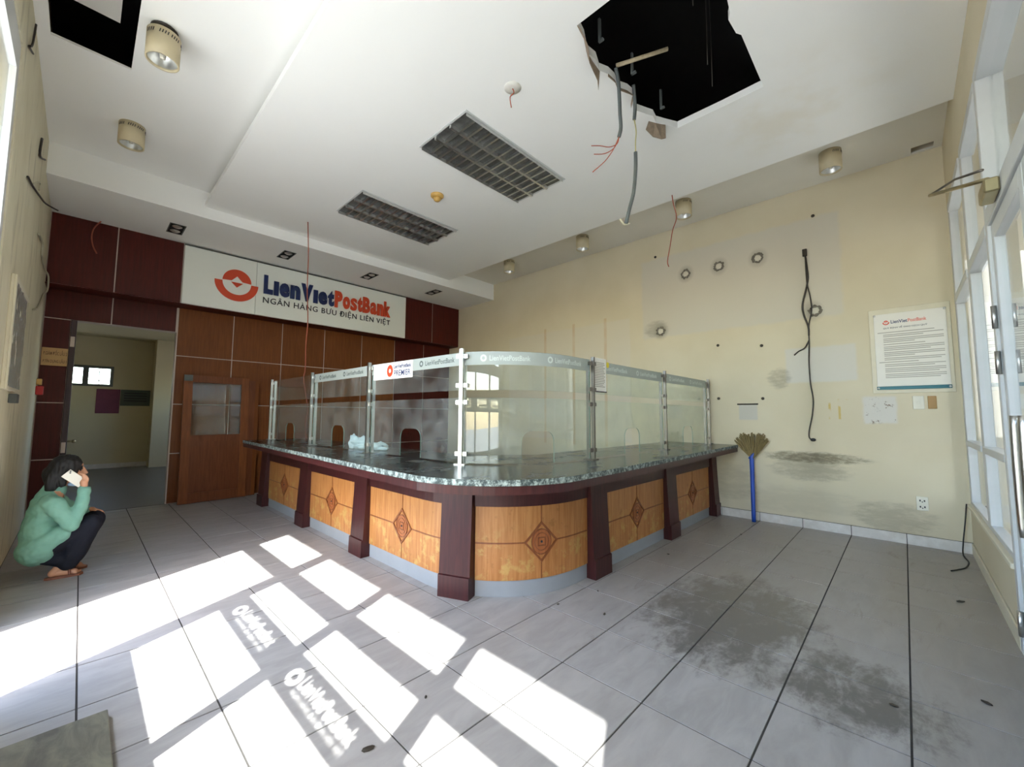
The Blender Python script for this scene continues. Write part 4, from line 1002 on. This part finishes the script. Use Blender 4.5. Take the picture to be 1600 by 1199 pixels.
# ================================================================== RIGHT WALL THINGS
nb = thing('framed_notice', (XR, -0.08, 1.755), 'framed white bank notice with teal bottom rail on the cream wall', 'notice')
n0, n1 = -0.435, 0.265
bev('backing', XR-0.012, XR, n0, n1, 1.755, 2.79, 'cream_frame', nb)
bev('sheet', XR-0.020, XR-0.0125, n0+0.035, n1-0.045, 1.84, 2.725, 'paper', nb, 0.002)
bev('teal_rail', XR-0.028, XR-0.0125, n0+0.03, n1-0.04, 1.80, 1.838, 'teal', nb, 0.003)
NR, NO = (0, -1, 0), (-1, 0, 0); xf = XR - 0.0202
text('print_header', 'LienViet', (xf, 0.065, 2.60), NR, UPZ, NO, 'navy', nb, 0.145, 0.040, 0.02, 0.0004)
text('print_header', 'PostBank', (xf, -0.085, 2.60), NR, UPZ, NO, 'orange', nb, 0.155, 0.040, 0.01, 0.0004)
emblem(0, 0, 1, 0, nb, 'orange', ax=lambda x, z, d: (xf - d*0.1, 0.108 - x*0.032, 2.62 + z*0.032))
text('print_header', 'QUY ĐỊNH VỀ GIAO DỊCH QUỸ', (xf, 0.135, 2.535), NR, UPZ, NO, 'ink_dark', nb, 0.38, 0.030, 0.01, 0.0004)
q = MB(); z = 2.49
for blk, ind in ((1, 0.0), (2, 0.05), (3, 0.05), (1, 0.05), (3, 0.05), (3, 0.05), (2, 0.05), (1, 0.0), (2, 0.05), (3, 0.05), (3, 0.05)):
    for k in range(blk):
        e = random.uniform(0.02, 0.25) if k == blk-1 else 0.0
        q.add([(xf-0.0003, 0.19-ind, z), (xf-0.0003, -0.37+e, z), (xf-0.0003, -0.37+e, z+0.009), (xf-0.0003, 0.19-ind, z+0.009)], [(0, 1, 2, 3)]); z -= 0.020
    z -= 0.009
tag(q.go('print_lines', 'ink', nb), kind='stuff')
for yy in (n0+0.045, n1-0.055):
    for zz in (2.71, 1.818): MB().lathe([(0.012, 0), (0.012, -0.012), (0.004, -0.014)], (XR-0.02 if zz > 2 else XR-0.028, yy, zz), 12, axis='X').go('screw_cap', 'steel', nb, True)
# switch, blank plate, socket
s1 = thing('light_switch', (XR, -0.125, 1.56), 'white square light switch under the framed notice', 'switch')
bev('plate', XR-0.010, XR, -0.175, -0.078, 1.562, 1.718, 'plate', s1, 0.004); bev('rocker', XR-0.014, XR-0.0105, -0.138, -0.112, 1.625, 1.655, 'plate', s1, 0.002)
tag(bev('blank_plate', XR-0.012, XR, -0.275, -0.203, 1.567, 1.715, 'brown_plate', None, 0.004), 'small brown blanking plate beside the white light switch', 'plate')
s2 = thing('wall_socket', (XR, -0.10, 0.40), 'white double wall socket low on the cream wall', 'socket')
bev('plate', XR-0.012, XR, -0.150, -0.050, 0.403, 0.560, 'plate', s2, 0.004)
for zz in (0.445, 0.515):
    for yy in (-0.118, -0.082): bev('pin_slot', XR-0.0135, XR-0.0122, yy-0.006, yy+0.006, zz-0.010, zz+0.010, 'ink_dark', s2, 0.0005)
    MB().lathe([(0.006, 0), (0.006, -0.0015)], (XR-0.012, -0.10, zz-0.014), 10, axis='X').go('pin_slot', 'ink_dark', s2)
wc = thing('wall_cable', (XR-0.02, 0.88, 1.17), 'dark cable bundle hanging down the cream wall from a small hole', 'cable')
x = XR - 0.015
bev('outlet_box', XR-0.03, XR, 0.855, 0.905, 3.66, 3.76, 'marks', wc)
tube('cable', [(x, 0.88, 3.72), (x, 0.864, 3.50), (x, 0.862, 3.307), (x, 0.93, 3.01), (x, 0.925, 2.86), (x, 0.882, 2.691), (x, 0.879, 2.56)], 0.011, 'dark_wire', wc)
tube('cable', [(x-0.005, 0.875, 3.70), (x-0.01, 0.87, 3.3), (x, 0.845, 3.1), (x, 0.835, 2.9), (x, 0.875, 2.70), (x, 0.88, 2.45), (x, 0.893, 2.2), (x, 0.888, 1.91), (x, 0.868, 1.70), (x, 0.885, 1.5), (x, 0.925, 1.30), (x, 0.932, 1.20), (x, 0.91, 1.17)], 0.008, 'dark_wire', wc)
tube('cable', [(x, 0.88, 2.50), (x, 0.93, 2.40), (x, 1.0, 2.36), (x, 1.055, 2.31)], 0.008, 'dark_wire', wc)
MB().ell((x, 0.89, 1.165), 0.014, 0.032, 0.022).go('plug_end', 'black', wc, True)
al = ['leftmost putty-filled wall hole in the upper row on the grey patch', 'middle putty-filled wall hole in the upper row on the grey patch', 'rightmost putty-filled wall hole in the upper row on the grey patch', 'putty-filled wall hole at the lower left of the grey patch', 'putty-filled wall hole beside the dark cable bundle']
for k, (yy, zz) in enumerate(((2.49, 3.80), (1.98, 3.80), (1.445, 3.79), (2.93, 2.905), (0.80, 2.89))):
    t = thing('filled_hole', (XR, yy, zz-0.05), al[k], 'wall hole', 'filled holes in the cream wall')
    MB().lathe([(0.052, 0), (0.052, -0.004), (0.03, -0.006)], (XR, yy, zz), 18, axis='X').go('putty', 'putty', t, True)
    nn_ = 28; rv = random.Random(40 + k); ri = [0.040 + 0.014*rv.random() for _ in range(nn_)]; ro = [0.064 + 0.026*rv.random() for _ in range(nn_)]
    v = [(XR - d, yy + q_[j]*math.cos(2*math.pi*j/nn_), zz + q_[j]*math.sin(2*math.pi*j/nn_)) for q_, d in ((ri, 0.006), (ro, 0.003), (ri, 0.0), (ro, 0.0)) for j in range(nn_)]
    f = []
    for j in range(nn_):
        e = (j+1) % nn_; f += [(j, e, nn_+e, nn_+j), (nn_+j, nn_+e, 3*nn_+e, 3*nn_+j), (j, 2*nn_+j, 2*nn_+e, e)]
    mk('ragged_rim', v, f, 'dust_ring', t, True)
pl = ['dark wall plug left of the grey patch top', 'dark wall plug at the top right of the grey patch', 'dark wall plug under the grey patch, left one', 'dark wall plug under the grey patch, right one', 'dark wall plug left above the small pale square', 'dark wall plug right above the small pale square']
for k, (yy, zz) in enumerate(((2.996, 4.22), (0.77, 4.20), (2.03, 2.56), (1.443, 2.49), (2.045, 1.74), (1.455, 1.726))):
    o = MB().lathe([(0.021, 0.0), (0.021, -0.008), (0.012, -0.012)], (XR, yy, zz), 12, axis='X').go('wall_plug', 'marks', None, True); tag(o, pl[k], 'wall plug', 'wall plugs in the cream wall')
tag(bev('picture_ledge', XR-0.012, XR, 1.515, 1.79, 1.638, 1.658, 'marks', None, 0.003), 'thin dark ledge strip above the small pale square on the wall', 'ledge')

# broom leaning upside down on the wall
br = thing('broom', (XR-0.09, 1.60, 0.0), 'grass broom with blue handle leaning upside down against the cream wall', 'broom')
hx_, hy_ = XR-0.17, 1.60
MB().tube([(hx_, hy_-0.01, 0.004), (XR-0.12, hy_, 0.45), (XR-0.095, hy_+0.005, 0.84), (XR-0.09, hy_+0.012, 0.90)], [0.026, 0.030], 12, 3).go('handle', 'blue_handle', br, True)
MB().tube([(XR-0.09, hy_+0.02, 0.86), (XR-0.085, hy_-0.01, 0.92), (XR-0.08, hy_-0.05, 0.955)], [0.034, 0.022], 10, 3).go('collar', 'blue_handle', br, True)
rnd = random.Random(3)
for k in range(110):
    a = rnd.uniform(-0.95, 1.1); l = rnd.uniform(0.26, 0.36)*(1.0 if abs(a) < 0.7 else 0.9); dx = rnd.uniform(-0.05, 0.05)
    b0 = Vector((XR-0.088 + rnd.uniform(-0.015, 0.015), hy_ - 0.005 + 0.03*a*0.4, 0.885 + rnd.uniform(-0.02, 0.03)))
    tip = b0 + Vector((dx*0.8, math.sin(a*0.72)*l, math.cos(a*0.72)*l)); tip.x = min(tip.x, XR-0.02)
    mid = (b0 + tip)/2 + Vector((0, 0.02*a, 0.01))
    MB().tube([b0, mid, b0.lerp(tip, 0.8), tip], [0.007, 0.013, 0.0145, 0.002][0:1]*1 if False else 0.0085, 4, 1).go('straw_stem', 'straw', br)
# floor cable at the front corner
tag(tube('floor_cable', [(6.69, -0.44, 0.535), (6.68, -0.415, 0.30), (6.66, -0.39, 0.10), (6.55, -0.38, 0.012), (6.30, -0.40, 0.008), (6.05, -0.36, 0.008), (5.92, -0.30, 0.008), (5.83, -0.25, 0.008)], 0.006, 'black', None, 6), 'black cable trailing from the sill onto the floor corner', 'cable')

# ================================================================== LEFT WALL THINGS
fb = thing('foil_board', (XL, 5.55, 1.64), 'framed board with crinkled silver film on the left wall', 'board')
bev('backing', XL, XL+0.02, 5.02, 6.12, 1.65, 2.56, 'cream_frame', fb)
bm = bmesh.new(); nx_, nz_ = 34, 28
vv = [[bm.verts.new((XL+0.024 + 0.010*mnoise.noise(Vector((i*0.33, j*0.2, 1.7))) + 0.004*mnoise.noise(Vector((i*0.9, j*0.7, 4.0))), 5.08 + 1.0*i/nx_, 1.68 + 0.85*j/nz_)) for j in range(nz_+1)] for i in range(nx_+1)]
for i in range(nx_):
    for j in range(nz_): bm.faces.new((vv[i][j], vv[i+1][j], vv[i+1][j+1], vv[i][j+1]))
bm.verts.index_update()
mk('silver_film', [v.co.copy() for v in bm.verts], [[v.index for v in f.verts] for f in bm.faces], 'foil', fb, True); bm.free()
q = MB(); q.bev(XL+0.02, XL+0.034, 5.02, 5.07, 1.65, 2.56, 0.003); q.bev(XL+0.02, XL+0.034, 5.07, 6.12, 2.53, 2.56, 0.003); q.go('frame', 'cream_frame', fb)
tag(bev('cable_clip', XL, XL+0.05, 5.6, 5.78, 1.55, 1.63, 'bracket', None, 0.004), 'small grey metal bracket under the silver film board', 'bracket')
rb = thing('alarm_box', (XL+0.03, 8.55, 1.70), 'small red alarm box in the back left corner', 'alarm')
bev('housing', XL, XL+0.07, 8.50, 8.60, 1.71, 1.83, 'red_box', rb, 0.006); bev('cap', XL, XL+0.05, 8.51, 8.59, 1.845, 1.93, 'yellow_plastic', rb, 0.006)
WL = XL + 0.012
for pts, r_, m, lab in (([(WL, 5.3, 3.47), (WL, 5.675, 3.54), (WL+0.01, 6.40, 3.70), (WL+0.02, 6.9, 3.82), (WL+0.10, 7.15, 3.86)], 0.009, 'dark_wire', 'dark loose wire on the upper left wall below the soffit'),
                        ([(WL, 5.66, 3.55), (WL, 6.1, 3.74), (WL, 6.35, 3.83), (WL, 6.30, 3.74)], 0.006, 'white_wire', 'pale looped wire on the upper left wall'),
                        ([(WL, 6.691, 3.40), (WL, 7.25, 3.46), (WL, 7.33, 3.33), (WL, 7.95, 3.32), (WL+0.02, 8.25, 3.30), (WL+0.02, 8.30, 3.12), (WL, 8.1, 3.02), (WL, 7.848, 2.883), (WL, 7.41, 2.706), (WL, 6.9, 2.60)], 0.010, 'white_wire', 'pale cable looping down the left wall beside the maroon panels'),
                        ([(WL, 6.10, 4.20), (WL, 6.05, 4.0), (WL, 6.6, 4.2)], 0.010, 'dark_wire', 'short dark bracket wire on the left wall near the ceiling'),
                        ([(WL, 4.85, 4.55), (WL, 4.76, 4.316), (WL, 4.60, 4.20), (WL, 4.85, 4.30)], 0.007, 'dark_wire', 'thin dark wire hook beside the ceiling opening on the left wall')):
    wire('wall_wire', pts, r_, m, lab, grp='loose wires on the left wall')
# door plaque
pq = thing('door_plaque', (-0.30, YB-0.012, 2.13), 'tan direction plaque with two lines of brown text beside the doorway', 'sign')
bev('board', XL+0.012, -0.175, YB-0.026, YB-0.011, 2.135, 2.39, 'tan_plate', pq, 0.003)
text('lettering', 'P.GIÁM ĐỐC LẦU 2', (XL+0.03, YB-0.0265, 2.285), RX, UPZ, OUT, 'tan_ink', pq, 0.225, 0.075, 0.015, 0.0006)
text('lettering', 'P.TÍN DỤNG LẦU 1', (XL+0.03, YB-0.0265, 2.165), RX, UPZ, OUT, 'tan_ink', pq, 0.225, 0.075, 0.015, 0.0006)
for zz, l in ((2.50, 'upper pale hinge plate on the dark door jamb'), (0.97, 'lower pale hinge plate on the dark door jamb')):
    o = bev('hinge_plate', -0.165, -0.12, YB-0.036, YB-0.030, zz-0.075, zz+0.075, 'strip', None, 0.002); tag(o, l, 'hinge', 'hinges on the dark jamb')

# ================================================================== DOORS LEANING AT THE BACK
ld = thing('wooden_door', (1.60, 8.60, 0.0), 'brown wooden door with a glass pane leaning by the doorway', 'door')
def lean(x0, x1, d0, d1, z0, z1, name, m, parent, A=(1.15, 8.50), B=(2.10, 8.58), top=0.10, H=2.12):
    """box on a leaning leaf: x along the leaf 0..1 m, d depth out of it, z up"""
    ax = Vector((B[0]-A[0], B[1]-A[1], 0)); Lg = ax.length; ax /= Lg
    nrm = Vector((ax.y, -ax.x, 0)); upv = (Vector((0, 0, 1))*H - nrm*top).normalized(); n2 = ax.cross(upv).normalized()
    o = Vector((A[0], A[1], 0.008))
    v = []
    for z in (z0, z1):
        for (xx, d) in ((x0, d0), (x0, d1), (x1, d1), (x1, d0)): v.append(o + ax*xx + upv*z + n2*d)
    return mk(name, v, BF, m, parent)
Wd = 0.955
for n_, a in (('stile', (0, 0.12, 0, 0.045, 0, 2.10)), ('stile', (Wd-0.12, Wd, 0, 0.045, 0, 2.10)), ('rail', (0.12, Wd-0.12, 0, 0.045, 1.98, 2.10)), ('rail', (0.12, Wd-0.12, 0, 0.045, 0.99, 1.10)), ('rail', (0.12, Wd-0.12, 0, 0.045, 0, 0.16))):
    lean(*a, n_, 'door_wood2' if n_ == 'stile' else 'door_wood', ld)
lean(0.12, Wd-0.12, 0.010, 0.034, 0.16, 0.99, 'lower_panel', 'door_wood', ld)
lean(0.12, Wd-0.12, 0.019, 0.025, 1.10, 1.98, 'glass_pane', 'screen_glass', ld)
lean(0.0, 0.115, 0.046, 0.052, 2.00, 2.10, 'corner_bracket', 'bracket', ld)
d2 = thing('wooden_door', (2.25, 8.66, 0.0), 'narrow brown wooden leaf leaning behind the glazed door', 'door')
for a, n_, m_ in (((0, 0.10, 0, 0.04, 0, 2.06), 'stile', 'door_wood'), ((0.10, 0.16, 0.006, 0.034, 0, 2.06), 'panel', 'brown_wood')):
    lean(*a, n_, m_, d2, A=(2.10, 8.62), B=(3.0, 8.66), top=0.05)
pk = MB(); pk.bev(2.36, 2.44, 8.28, 8.34, 0.0, 2.06, 0.006); tag(pk.go('wooden_post', 'door_wood2'), 'upright orange brown wooden post at the far end of the counter screen', 'post')

# ================================================================== FLOOR THINGS
tag(bev('stone_slab', XL+0.01, 0.178, 1.55, 2.87, 0.0, 0.035, 'slab', None, 0.004), 'olive grey veined stone slab lying on the floor in the near left corner', 'slab')
bits = [(2.649, 2.02), (2.764, 1.679), (0.959, 1.775), (1.326, 1.873), (5.759, 1.543), (4.396, 1.889), (4.939, -0.252), (3.308, -0.234), (3.079, 1.93), (2.947, 0.111)]
bl = ['dark crumb on the floor in front of the curved counter corner', 'larger dark crumb on the tile before the curved counter', 'brown leaf-like scrap in the near sunlit floor', 'tiny dark speck between two sun patches', 'dark crumb on the floor near the broom', 'small crumb beside the shaded counter front', 'black scrap on the floor by the front sill', 'brown scrap on the floor nearest the front door', 'small dark crumb beside the right corner pilaster', 'brown sliver on the sooty floor tiles']
for k, (bx_, by_) in enumerate(bits):
    s = (0.012, 0.018, 0.03, 0.012, 0.018, 0.014, 0.035, 0.025, 0.012, 0.02)[k]; rnd = random.Random(k); q = MB().ell((bx_, by_, 0.004), s, s*0.5, 0.005, 8, 5)
    a = rnd.uniform(0, 3); q.v = [(bx_ + (x-bx_)*math.cos(a) - (y-by_)*math.sin(a), by_ + (x-bx_)*math.sin(a) + (y-by_)*math.cos(a), z + 0.003*rnd.random()) for x, y, z in q.v]
    tag(q.go('floor_scrap', 'dark_wire'), bl[k], 'scrap', 'scraps on the floor')
# crumpled cloth on the worktop
def blob_mesh(name, c, rx, ry, rz, amp, seed, m, parent=None, n=30, mm=20, fr=7.0):
    q = MB().ell((0, 0, 0), 1, 1, 1, n, mm); v = []
    for p in q.v:
        p = Vector(p); a = mnoise.fractal(p*1.6 + Vector((seed, 0, 0)), 1.0, 2.1, 4)
        r_ = abs(mnoise.noise(p*fr*0.35 + Vector((0, seed, 0))))
        k = 1 + amp*a - amp*0.9*r_
        z = c[2] + p.z*rz*k
        v.append((c[0] + p.x*rx*k, c[1] + p.y*ry*k, max(z, 1.0515)))
    return mk(name, v, q.f, m, parent, True)
cl = thing('crumpled_cloth', (2.42, 4.75, 1.05), 'crumpled pale blue cloth lying on the granite worktop', 'cloth')
blob_mesh('cloth_bundle', (2.40, 4.80, 1.105), 0.12, 0.20, 0.085, 0.45, 3.1, 'rag', cl)
blob_mesh('cloth_fold', (2.36, 4.94, 1.12), 0.06, 0.10, 0.10, 0.35, 8.7, 'rag', cl)
blob_mesh('cloth_tail', (2.46, 4.52, 1.085), 0.09, 0.15, 0.055, 0.5, 5.3, 'rag', cl)

# ================================================================== PERSON squatting, on the phone
pe = thing('person', (-0.03, 5.62, 0.0), 'squatting person in mint sweater and dark trousers holding a phone to the ear', 'person')
PXo, PYo = 0.0, 5.62
def cap(mb, p0, r0, p1, r1, n=14, steps=6):
    """tapered capsule with rounded ends; points given as (forward, side, up)"""
    a, b = Vector((PXo+p0[0], PYo+p0[1], p0[2])), Vector((PXo+p1[0], PYo+p1[1], p1[2]))
    t = (b-a).normalized(); pts = []; rr = []
    for k in range(4): an = math.pi/2*k/4; pts.append(a - t*r0*math.cos(an)); rr.append(max(0.002, r0*math.sin(an)))
    for k in range(steps+1): u = k/steps; pts.append(a.lerp(b, u)); rr.append(r0 + (r1-r0)*u)
    for k in range(1, 5): an = math.pi/2*k/4; pts.append(b + t*r1*math.sin(an)); rr.append(max(0.002, r1*math.cos(an)))
    mb.tube(pts, rr, n, 1)
def eli(mb, c, rx, ry, rz): mb.ell((PXo+c[0], PYo+c[1], c[2]), rx, ry, rz, 18, 12)
def fuse(mb, name, m, vox=0.009, smooth=6, disp=None):
    o = mk('tmp', mb.v, mb.f, m); o.data.transform(Matrix.Translation(ORG[o.name])); o.location = (0, 0, 0)
    r_ = o.modifiers.new('r', 'REMESH'); r_.mode = 'VOXEL'; r_.voxel_size = vox
    s_ = o.modifiers.new('s', 'SMOOTH'); s_.factor = 0.5; s_.iterations = smooth
    bpy.context.view_layer.update()
    me = bpy.data.meshes.new_from_object(o.evaluated_get(bpy.context.evaluated_depsgraph_get()))
    v = [q.co.copy() for q in me.vertices]; f = [tuple(p.vertices) for p in me.polygons]
    if disp:
        nm = [q.normal.copy() for q in me.vertices]; v = [a + b*disp(a) for a, b in zip(v, nm)]
    bpy.data.objects.remove(o); bpy.data.meshes.remove(me)
    return mk(name, v, f, m, pe, True)
# body (skin): head, neck, hands with fingers, feet, in one surface
b = MB()
eli(b, (-0.045, 0, 0.955), 0.092, 0.076, 0.112); eli(b, (-0.005, 0, 0.895), 0.062, 0.058, 0.075); eli(b, (0.030, 0, 0.845), 0.030, 0.032, 0.028)
cap(b, (0.048, 0, 0.955), 0.010, (0.072, 0, 0.905), 0.014); eli(b, (0.062, 0, 0.900), 0.014, 0.018, 0.011)       # nose
cap(b, (0.040, -0.022, 0.868), 0.010, (0.040, 0.022, 0.868), 0.010); eli(b, (0.030, 0, 0.985), 0.022, 0.055, 0.016)   # mouth, brow
eli(b, (-0.055, -0.076, 0.925), 0.020, 0.010, 0.030); eli(b, (-0.055, 0.076, 0.925), 0.020, 0.010, 0.030)       # ears
cap(b, (-0.075, 0, 0.86), 0.052, (-0.13, 0, 0.73), 0.062); cap(b, (-0.13, 0, 0.73), 0.08, (-0.19, 0, 0.35), 0.09)
# right hand at the phone
cap(b, (0.045, -0.14, 0.70), 0.026, (0.066, -0.140, 0.775), 0.023)
cap(b, (0.066, -0.140, 0.775), 0.024, (0.060, -0.142, 0.835), 0.028)
for k, (dx, dz, ln) in enumerate(((0.030, 0.012, 0.058), (0.020, 0.030, 0.064), (0.006, 0.042, 0.062), (-0.006, 0.050, 0.050))):
    p0 = (0.060+dx*0.8, -0.146, 0.838+dz*0.45); p1 = (0.056+dx*0.9, -0.150, 0.838+dz+0.020); p2 = (0.028+dx*0.6, -0.126, 0.838+dz+ln*0.55)
    cap(b, p0, 0.0095, p1, 0.009, 8, 3); cap(b, p1, 0.009, p2, 0.0075, 8, 3)
cap(b, (0.050, -0.130, 0.815), 0.011, (0.020, -0.112, 0.842), 0.0095, 8, 3); cap(b, (0.020, -0.112, 0.842), 0.0095, (0.002, -0.110, 0.868), 0.008, 8, 3)
# left hand on the knee
cap(b, (0.06, 0.17, 0.535), 0.025, (0.135, 0.13, 0.53), 0.028)
for k in range(4): cap(b, (0.150, 0.155-0.019*k, 0.535), 0.009, (0.205-0.004*abs(k-1.5), 0.150-0.019*k, 0.510), 0.008, 8, 3); cap(b, (0.205-0.004*abs(k-1.5), 0.150-0.019*k, 0.510), 0.008, (0.225-0.006*abs(k-1.5), 0.148-0.019*k, 0.482), 0.007, 8, 3)
cap(b, (0.125, 0.108, 0.535), 0.011, (0.155, 0.085, 0.525), 0.009, 8, 3)
# legs inside the trousers, ankles and feet
for sd, fx in ((-1, 0.0), (1, 0.03)):
    cap(b, (-0.19, 0.07*sd, 0.30), 0.07, (0.13+fx, 0.11*sd, 0.45), 0.055); cap(b, (0.13+fx, 0.11*sd, 0.44), 0.05, (-0.045+fx, 0.09*sd, 0.10), 0.034); cap(b, (-0.19, 0.0, 0.35), 0.08, (-0.19, 0.07*sd, 0.30), 0.07)
    cap(b, (-0.045+fx, 0.09*sd, 0.10), 0.034, (-0.085+fx, 0.09*sd, 0.045), 0.032); cap(b, (-0.085+fx, 0.09*sd, 0.048), 0.032, (0.045+fx, 0.10*sd, 0.036), 0.026)
    for k in range(5): cap(b, (0.050+fx, (0.075+0.013*k)*sd, 0.028), 0.011, (0.088+fx-0.007*k, (0.073+0.014*k)*sd, 0.026), 0.0095, 8, 2)
fuse(b, 'body', 'skin', 0.0065, 3)
# hair: a bob that covers skull, neck and the temple
h = MB()
eli(h, (-0.062, 0, 0.972), 0.112, 0.098, 0.112); eli(h, (-0.112, 0, 0.905), 0.095, 0.096, 0.110); cap(h, (-0.13, -0.045, 0.90), 0.056, (-0.140, -0.048, 0.80), 0.044); cap(h, (-0.13, 0.045, 0.90), 0.056, (-0.140, 0.048, 0.80), 0.044)
cap(h, (-0.075, -0.078, 0.96), 0.030, (-0.075, -0.074, 0.82), 0.024); cap(h, (-0.08, 0.074, 0.95), 0.026, (-0.075, 0.070, 0.83), 0.018); cap(h, (-0.02, -0.055, 1.02), 0.032, (0.022, -0.040, 0.995), 0.022); cap(h, (-0.02, 0.055, 1.02), 0.032, (0.022, 0.040, 0.995), 0.022)
fuse(h, 'hair', 'hair', 0.008, 4, lambda p: 0.010*mnoise.noise(Vector((p.x*55, p.y*70, p.z*11))))
# sweater: torso and both sleeves
s = MB()
eli(s, (-0.185, 0, 0.31), 0.125, 0.165, 0.145); cap(s, (-0.19, 0, 0.36), 0.125, (-0.155, 0, 0.58), 0.125); eli(s, (-0.19, 0, 0.45), 0.115, 0.175, 0.17); eli(s, (-0.155, 0, 0.62), 0.115, 0.185, 0.13)
cap(s, (-0.14, -0.13, 0.68), 0.068, (-0.14, 0.13, 0.68), 0.068); cap(s, (-0.125, 0, 0.70), 0.075, (-0.10, 0, 0.765), 0.062)
cap(s, (-0.12, -0.165, 0.67), 0.072, (0.005, -0.195, 0.475), 0.060); cap(s, (0.005, -0.195, 0.472), 0.058, (0.062, -0.150, 0.66), 0.050); cap(s, (0.062, -0.150, 0.66), 0.050, (0.066, -0.141, 0.765), 0.043)
cap(s, (-0.12, 0.165, 0.67), 0.072, (0.02, 0.20, 0.51), 0.058); cap(s, (0.02, 0.20, 0.51), 0.056, (0.10, 0.15, 0.525), 0.042)
eli(s, (-0.185, 0, 0.262), 0.142, 0.218, 0.142); cap(s, (-0.19, -0.12, 0.30), 0.088, (-0.06, -0.125, 0.385), 0.085); cap(s, (-0.19, 0.12, 0.30), 0.088, (-0.06, 0.125, 0.385), 0.085)
cap(s, (-0.155, 0, 0.72), 0.085, (-0.125, 0, 0.79), 0.066)
fold = lambda p: 0.010*mnoise.noise(Vector((p.x*9 + p.z*7, p.y*6, p.z*16 - p.x*9))) + 0.004*mnoise.noise(p*34)
fuse(s, 'sweater', 'sweater', 0.009, 5, fold)
MB().tube([(PXo+0.066, PYo-0.141, 0.735), (PXo+0.066, PYo-0.1405, 0.785)], [0.046, 0.043], 16, 1).go('cuff', 'sweater', pe, True)
# trousers
t = MB()
for sd, fx in ((-1, 0.0), (1, 0.03)):
    cap(t, (-0.175, 0.072*sd, 0.262), 0.104, (0.125+fx, 0.105*sd, 0.445), 0.082); cap(t, (0.125+fx, 0.105*sd, 0.445), 0.082, (0.035+fx, 0.095*sd, 0.20), 0.080)
    cap(t, (0.035+fx, 0.095*sd, 0.20), 0.080, (0.005+fx, 0.09*sd, 0.130), 0.078)
cap(t, (-0.175, -0.06, 0.255), 0.10, (-0.175, 0.06, 0.255), 0.10); cap(t, (-0.15, -0.08, 0.20), 0.06, (-0.02, -0.09, 0.15), 0.07)
fuse(t, 'trousers', 'trousers', 0.009, 5, lambda p: 0.008*mnoise.noise(Vector((p.x*12 - p.z*6, p.y*6, p.z*12))))
for sd, fx in ((-1, 0.0), (1, 0.03)):
    q = MB(); q.prism([(PXo+fx+x, PYo+sd*(0.095+y)) for x, y in ((-0.125, -0.02), (-0.135, 0.01), (-0.115, 0.03), (0.0, 0.042), (0.08, 0.045), (0.105, 0.015), (0.10, -0.02), (0.05, -0.036), (-0.06, -0.03))], 0.0, 0.018)
    so_ = q.go('sandal', 'sandal', pe)
    MB().tube([(PXo+fx+0.02, PYo+sd*0.058, 0.02), (PXo+fx+0.015, PYo+sd*0.085, 0.068), (PXo+fx+0.015, PYo+sd*0.115, 0.066), (PXo+fx+0.02, PYo+sd*0.138, 0.02)], 0.010, 8, 4).go('strap', 'sandal', so_, True)
# eyes and mask
for sd in (-1, 1): MB().ell((PXo+0.038, PYo+0.030*sd, 0.948), 0.010, 0.014, 0.009).go('eye', 'ink_dark', pe, True)
MB().ell((PXo+0.0, PYo-0.055, 0.815), 0.045, 0.020, 0.022).go('face_mask', 'mask_blue', pe, True)
# phone in the hand (a thing of its own)
ph = thing('phone', (PXo+0.0, PYo-0.118, 0.86), 'white mobile phone held against the ear of the squatting person', 'phone')
ctr = Vector((PXo-0.002, PYo-0.124, 0.872)); a1 = Vector((0.66, -0.10, -0.62)).normalized(); a2 = Vector((0.62, 0.0, 0.66)); a2 = (a2 - a1*a2.dot(a1)).normalized(); a3 = a1.cross(a2)
if a3.y > 0: a3 = -a3
def pbox(name, u0, u1, w0, w1, d0, d1, m):
    v = [ctr + a1*u + a2*w_ + a3*d for d in (d0, d1) for u, w_ in ((u0, w0), (u1, w0), (u1, w1), (u0, w1))]
    return mk(name, v, BF, m, ph)
pbox('case', -0.078, 0.078, -0.040, 0.040, -0.005, 0.004, 'phone')
pbox('camera_bump', -0.072, -0.050, 0.012, 0.036, 0.004, 0.006, 'plate')
for (u, w_) in ((-0.066, 0.030), (-0.056, 0.018)): pbox('lens', u-0.005, u+0.005, w_-0.005, w_+0.005, 0.006, 0.0075, 'ink_dark')
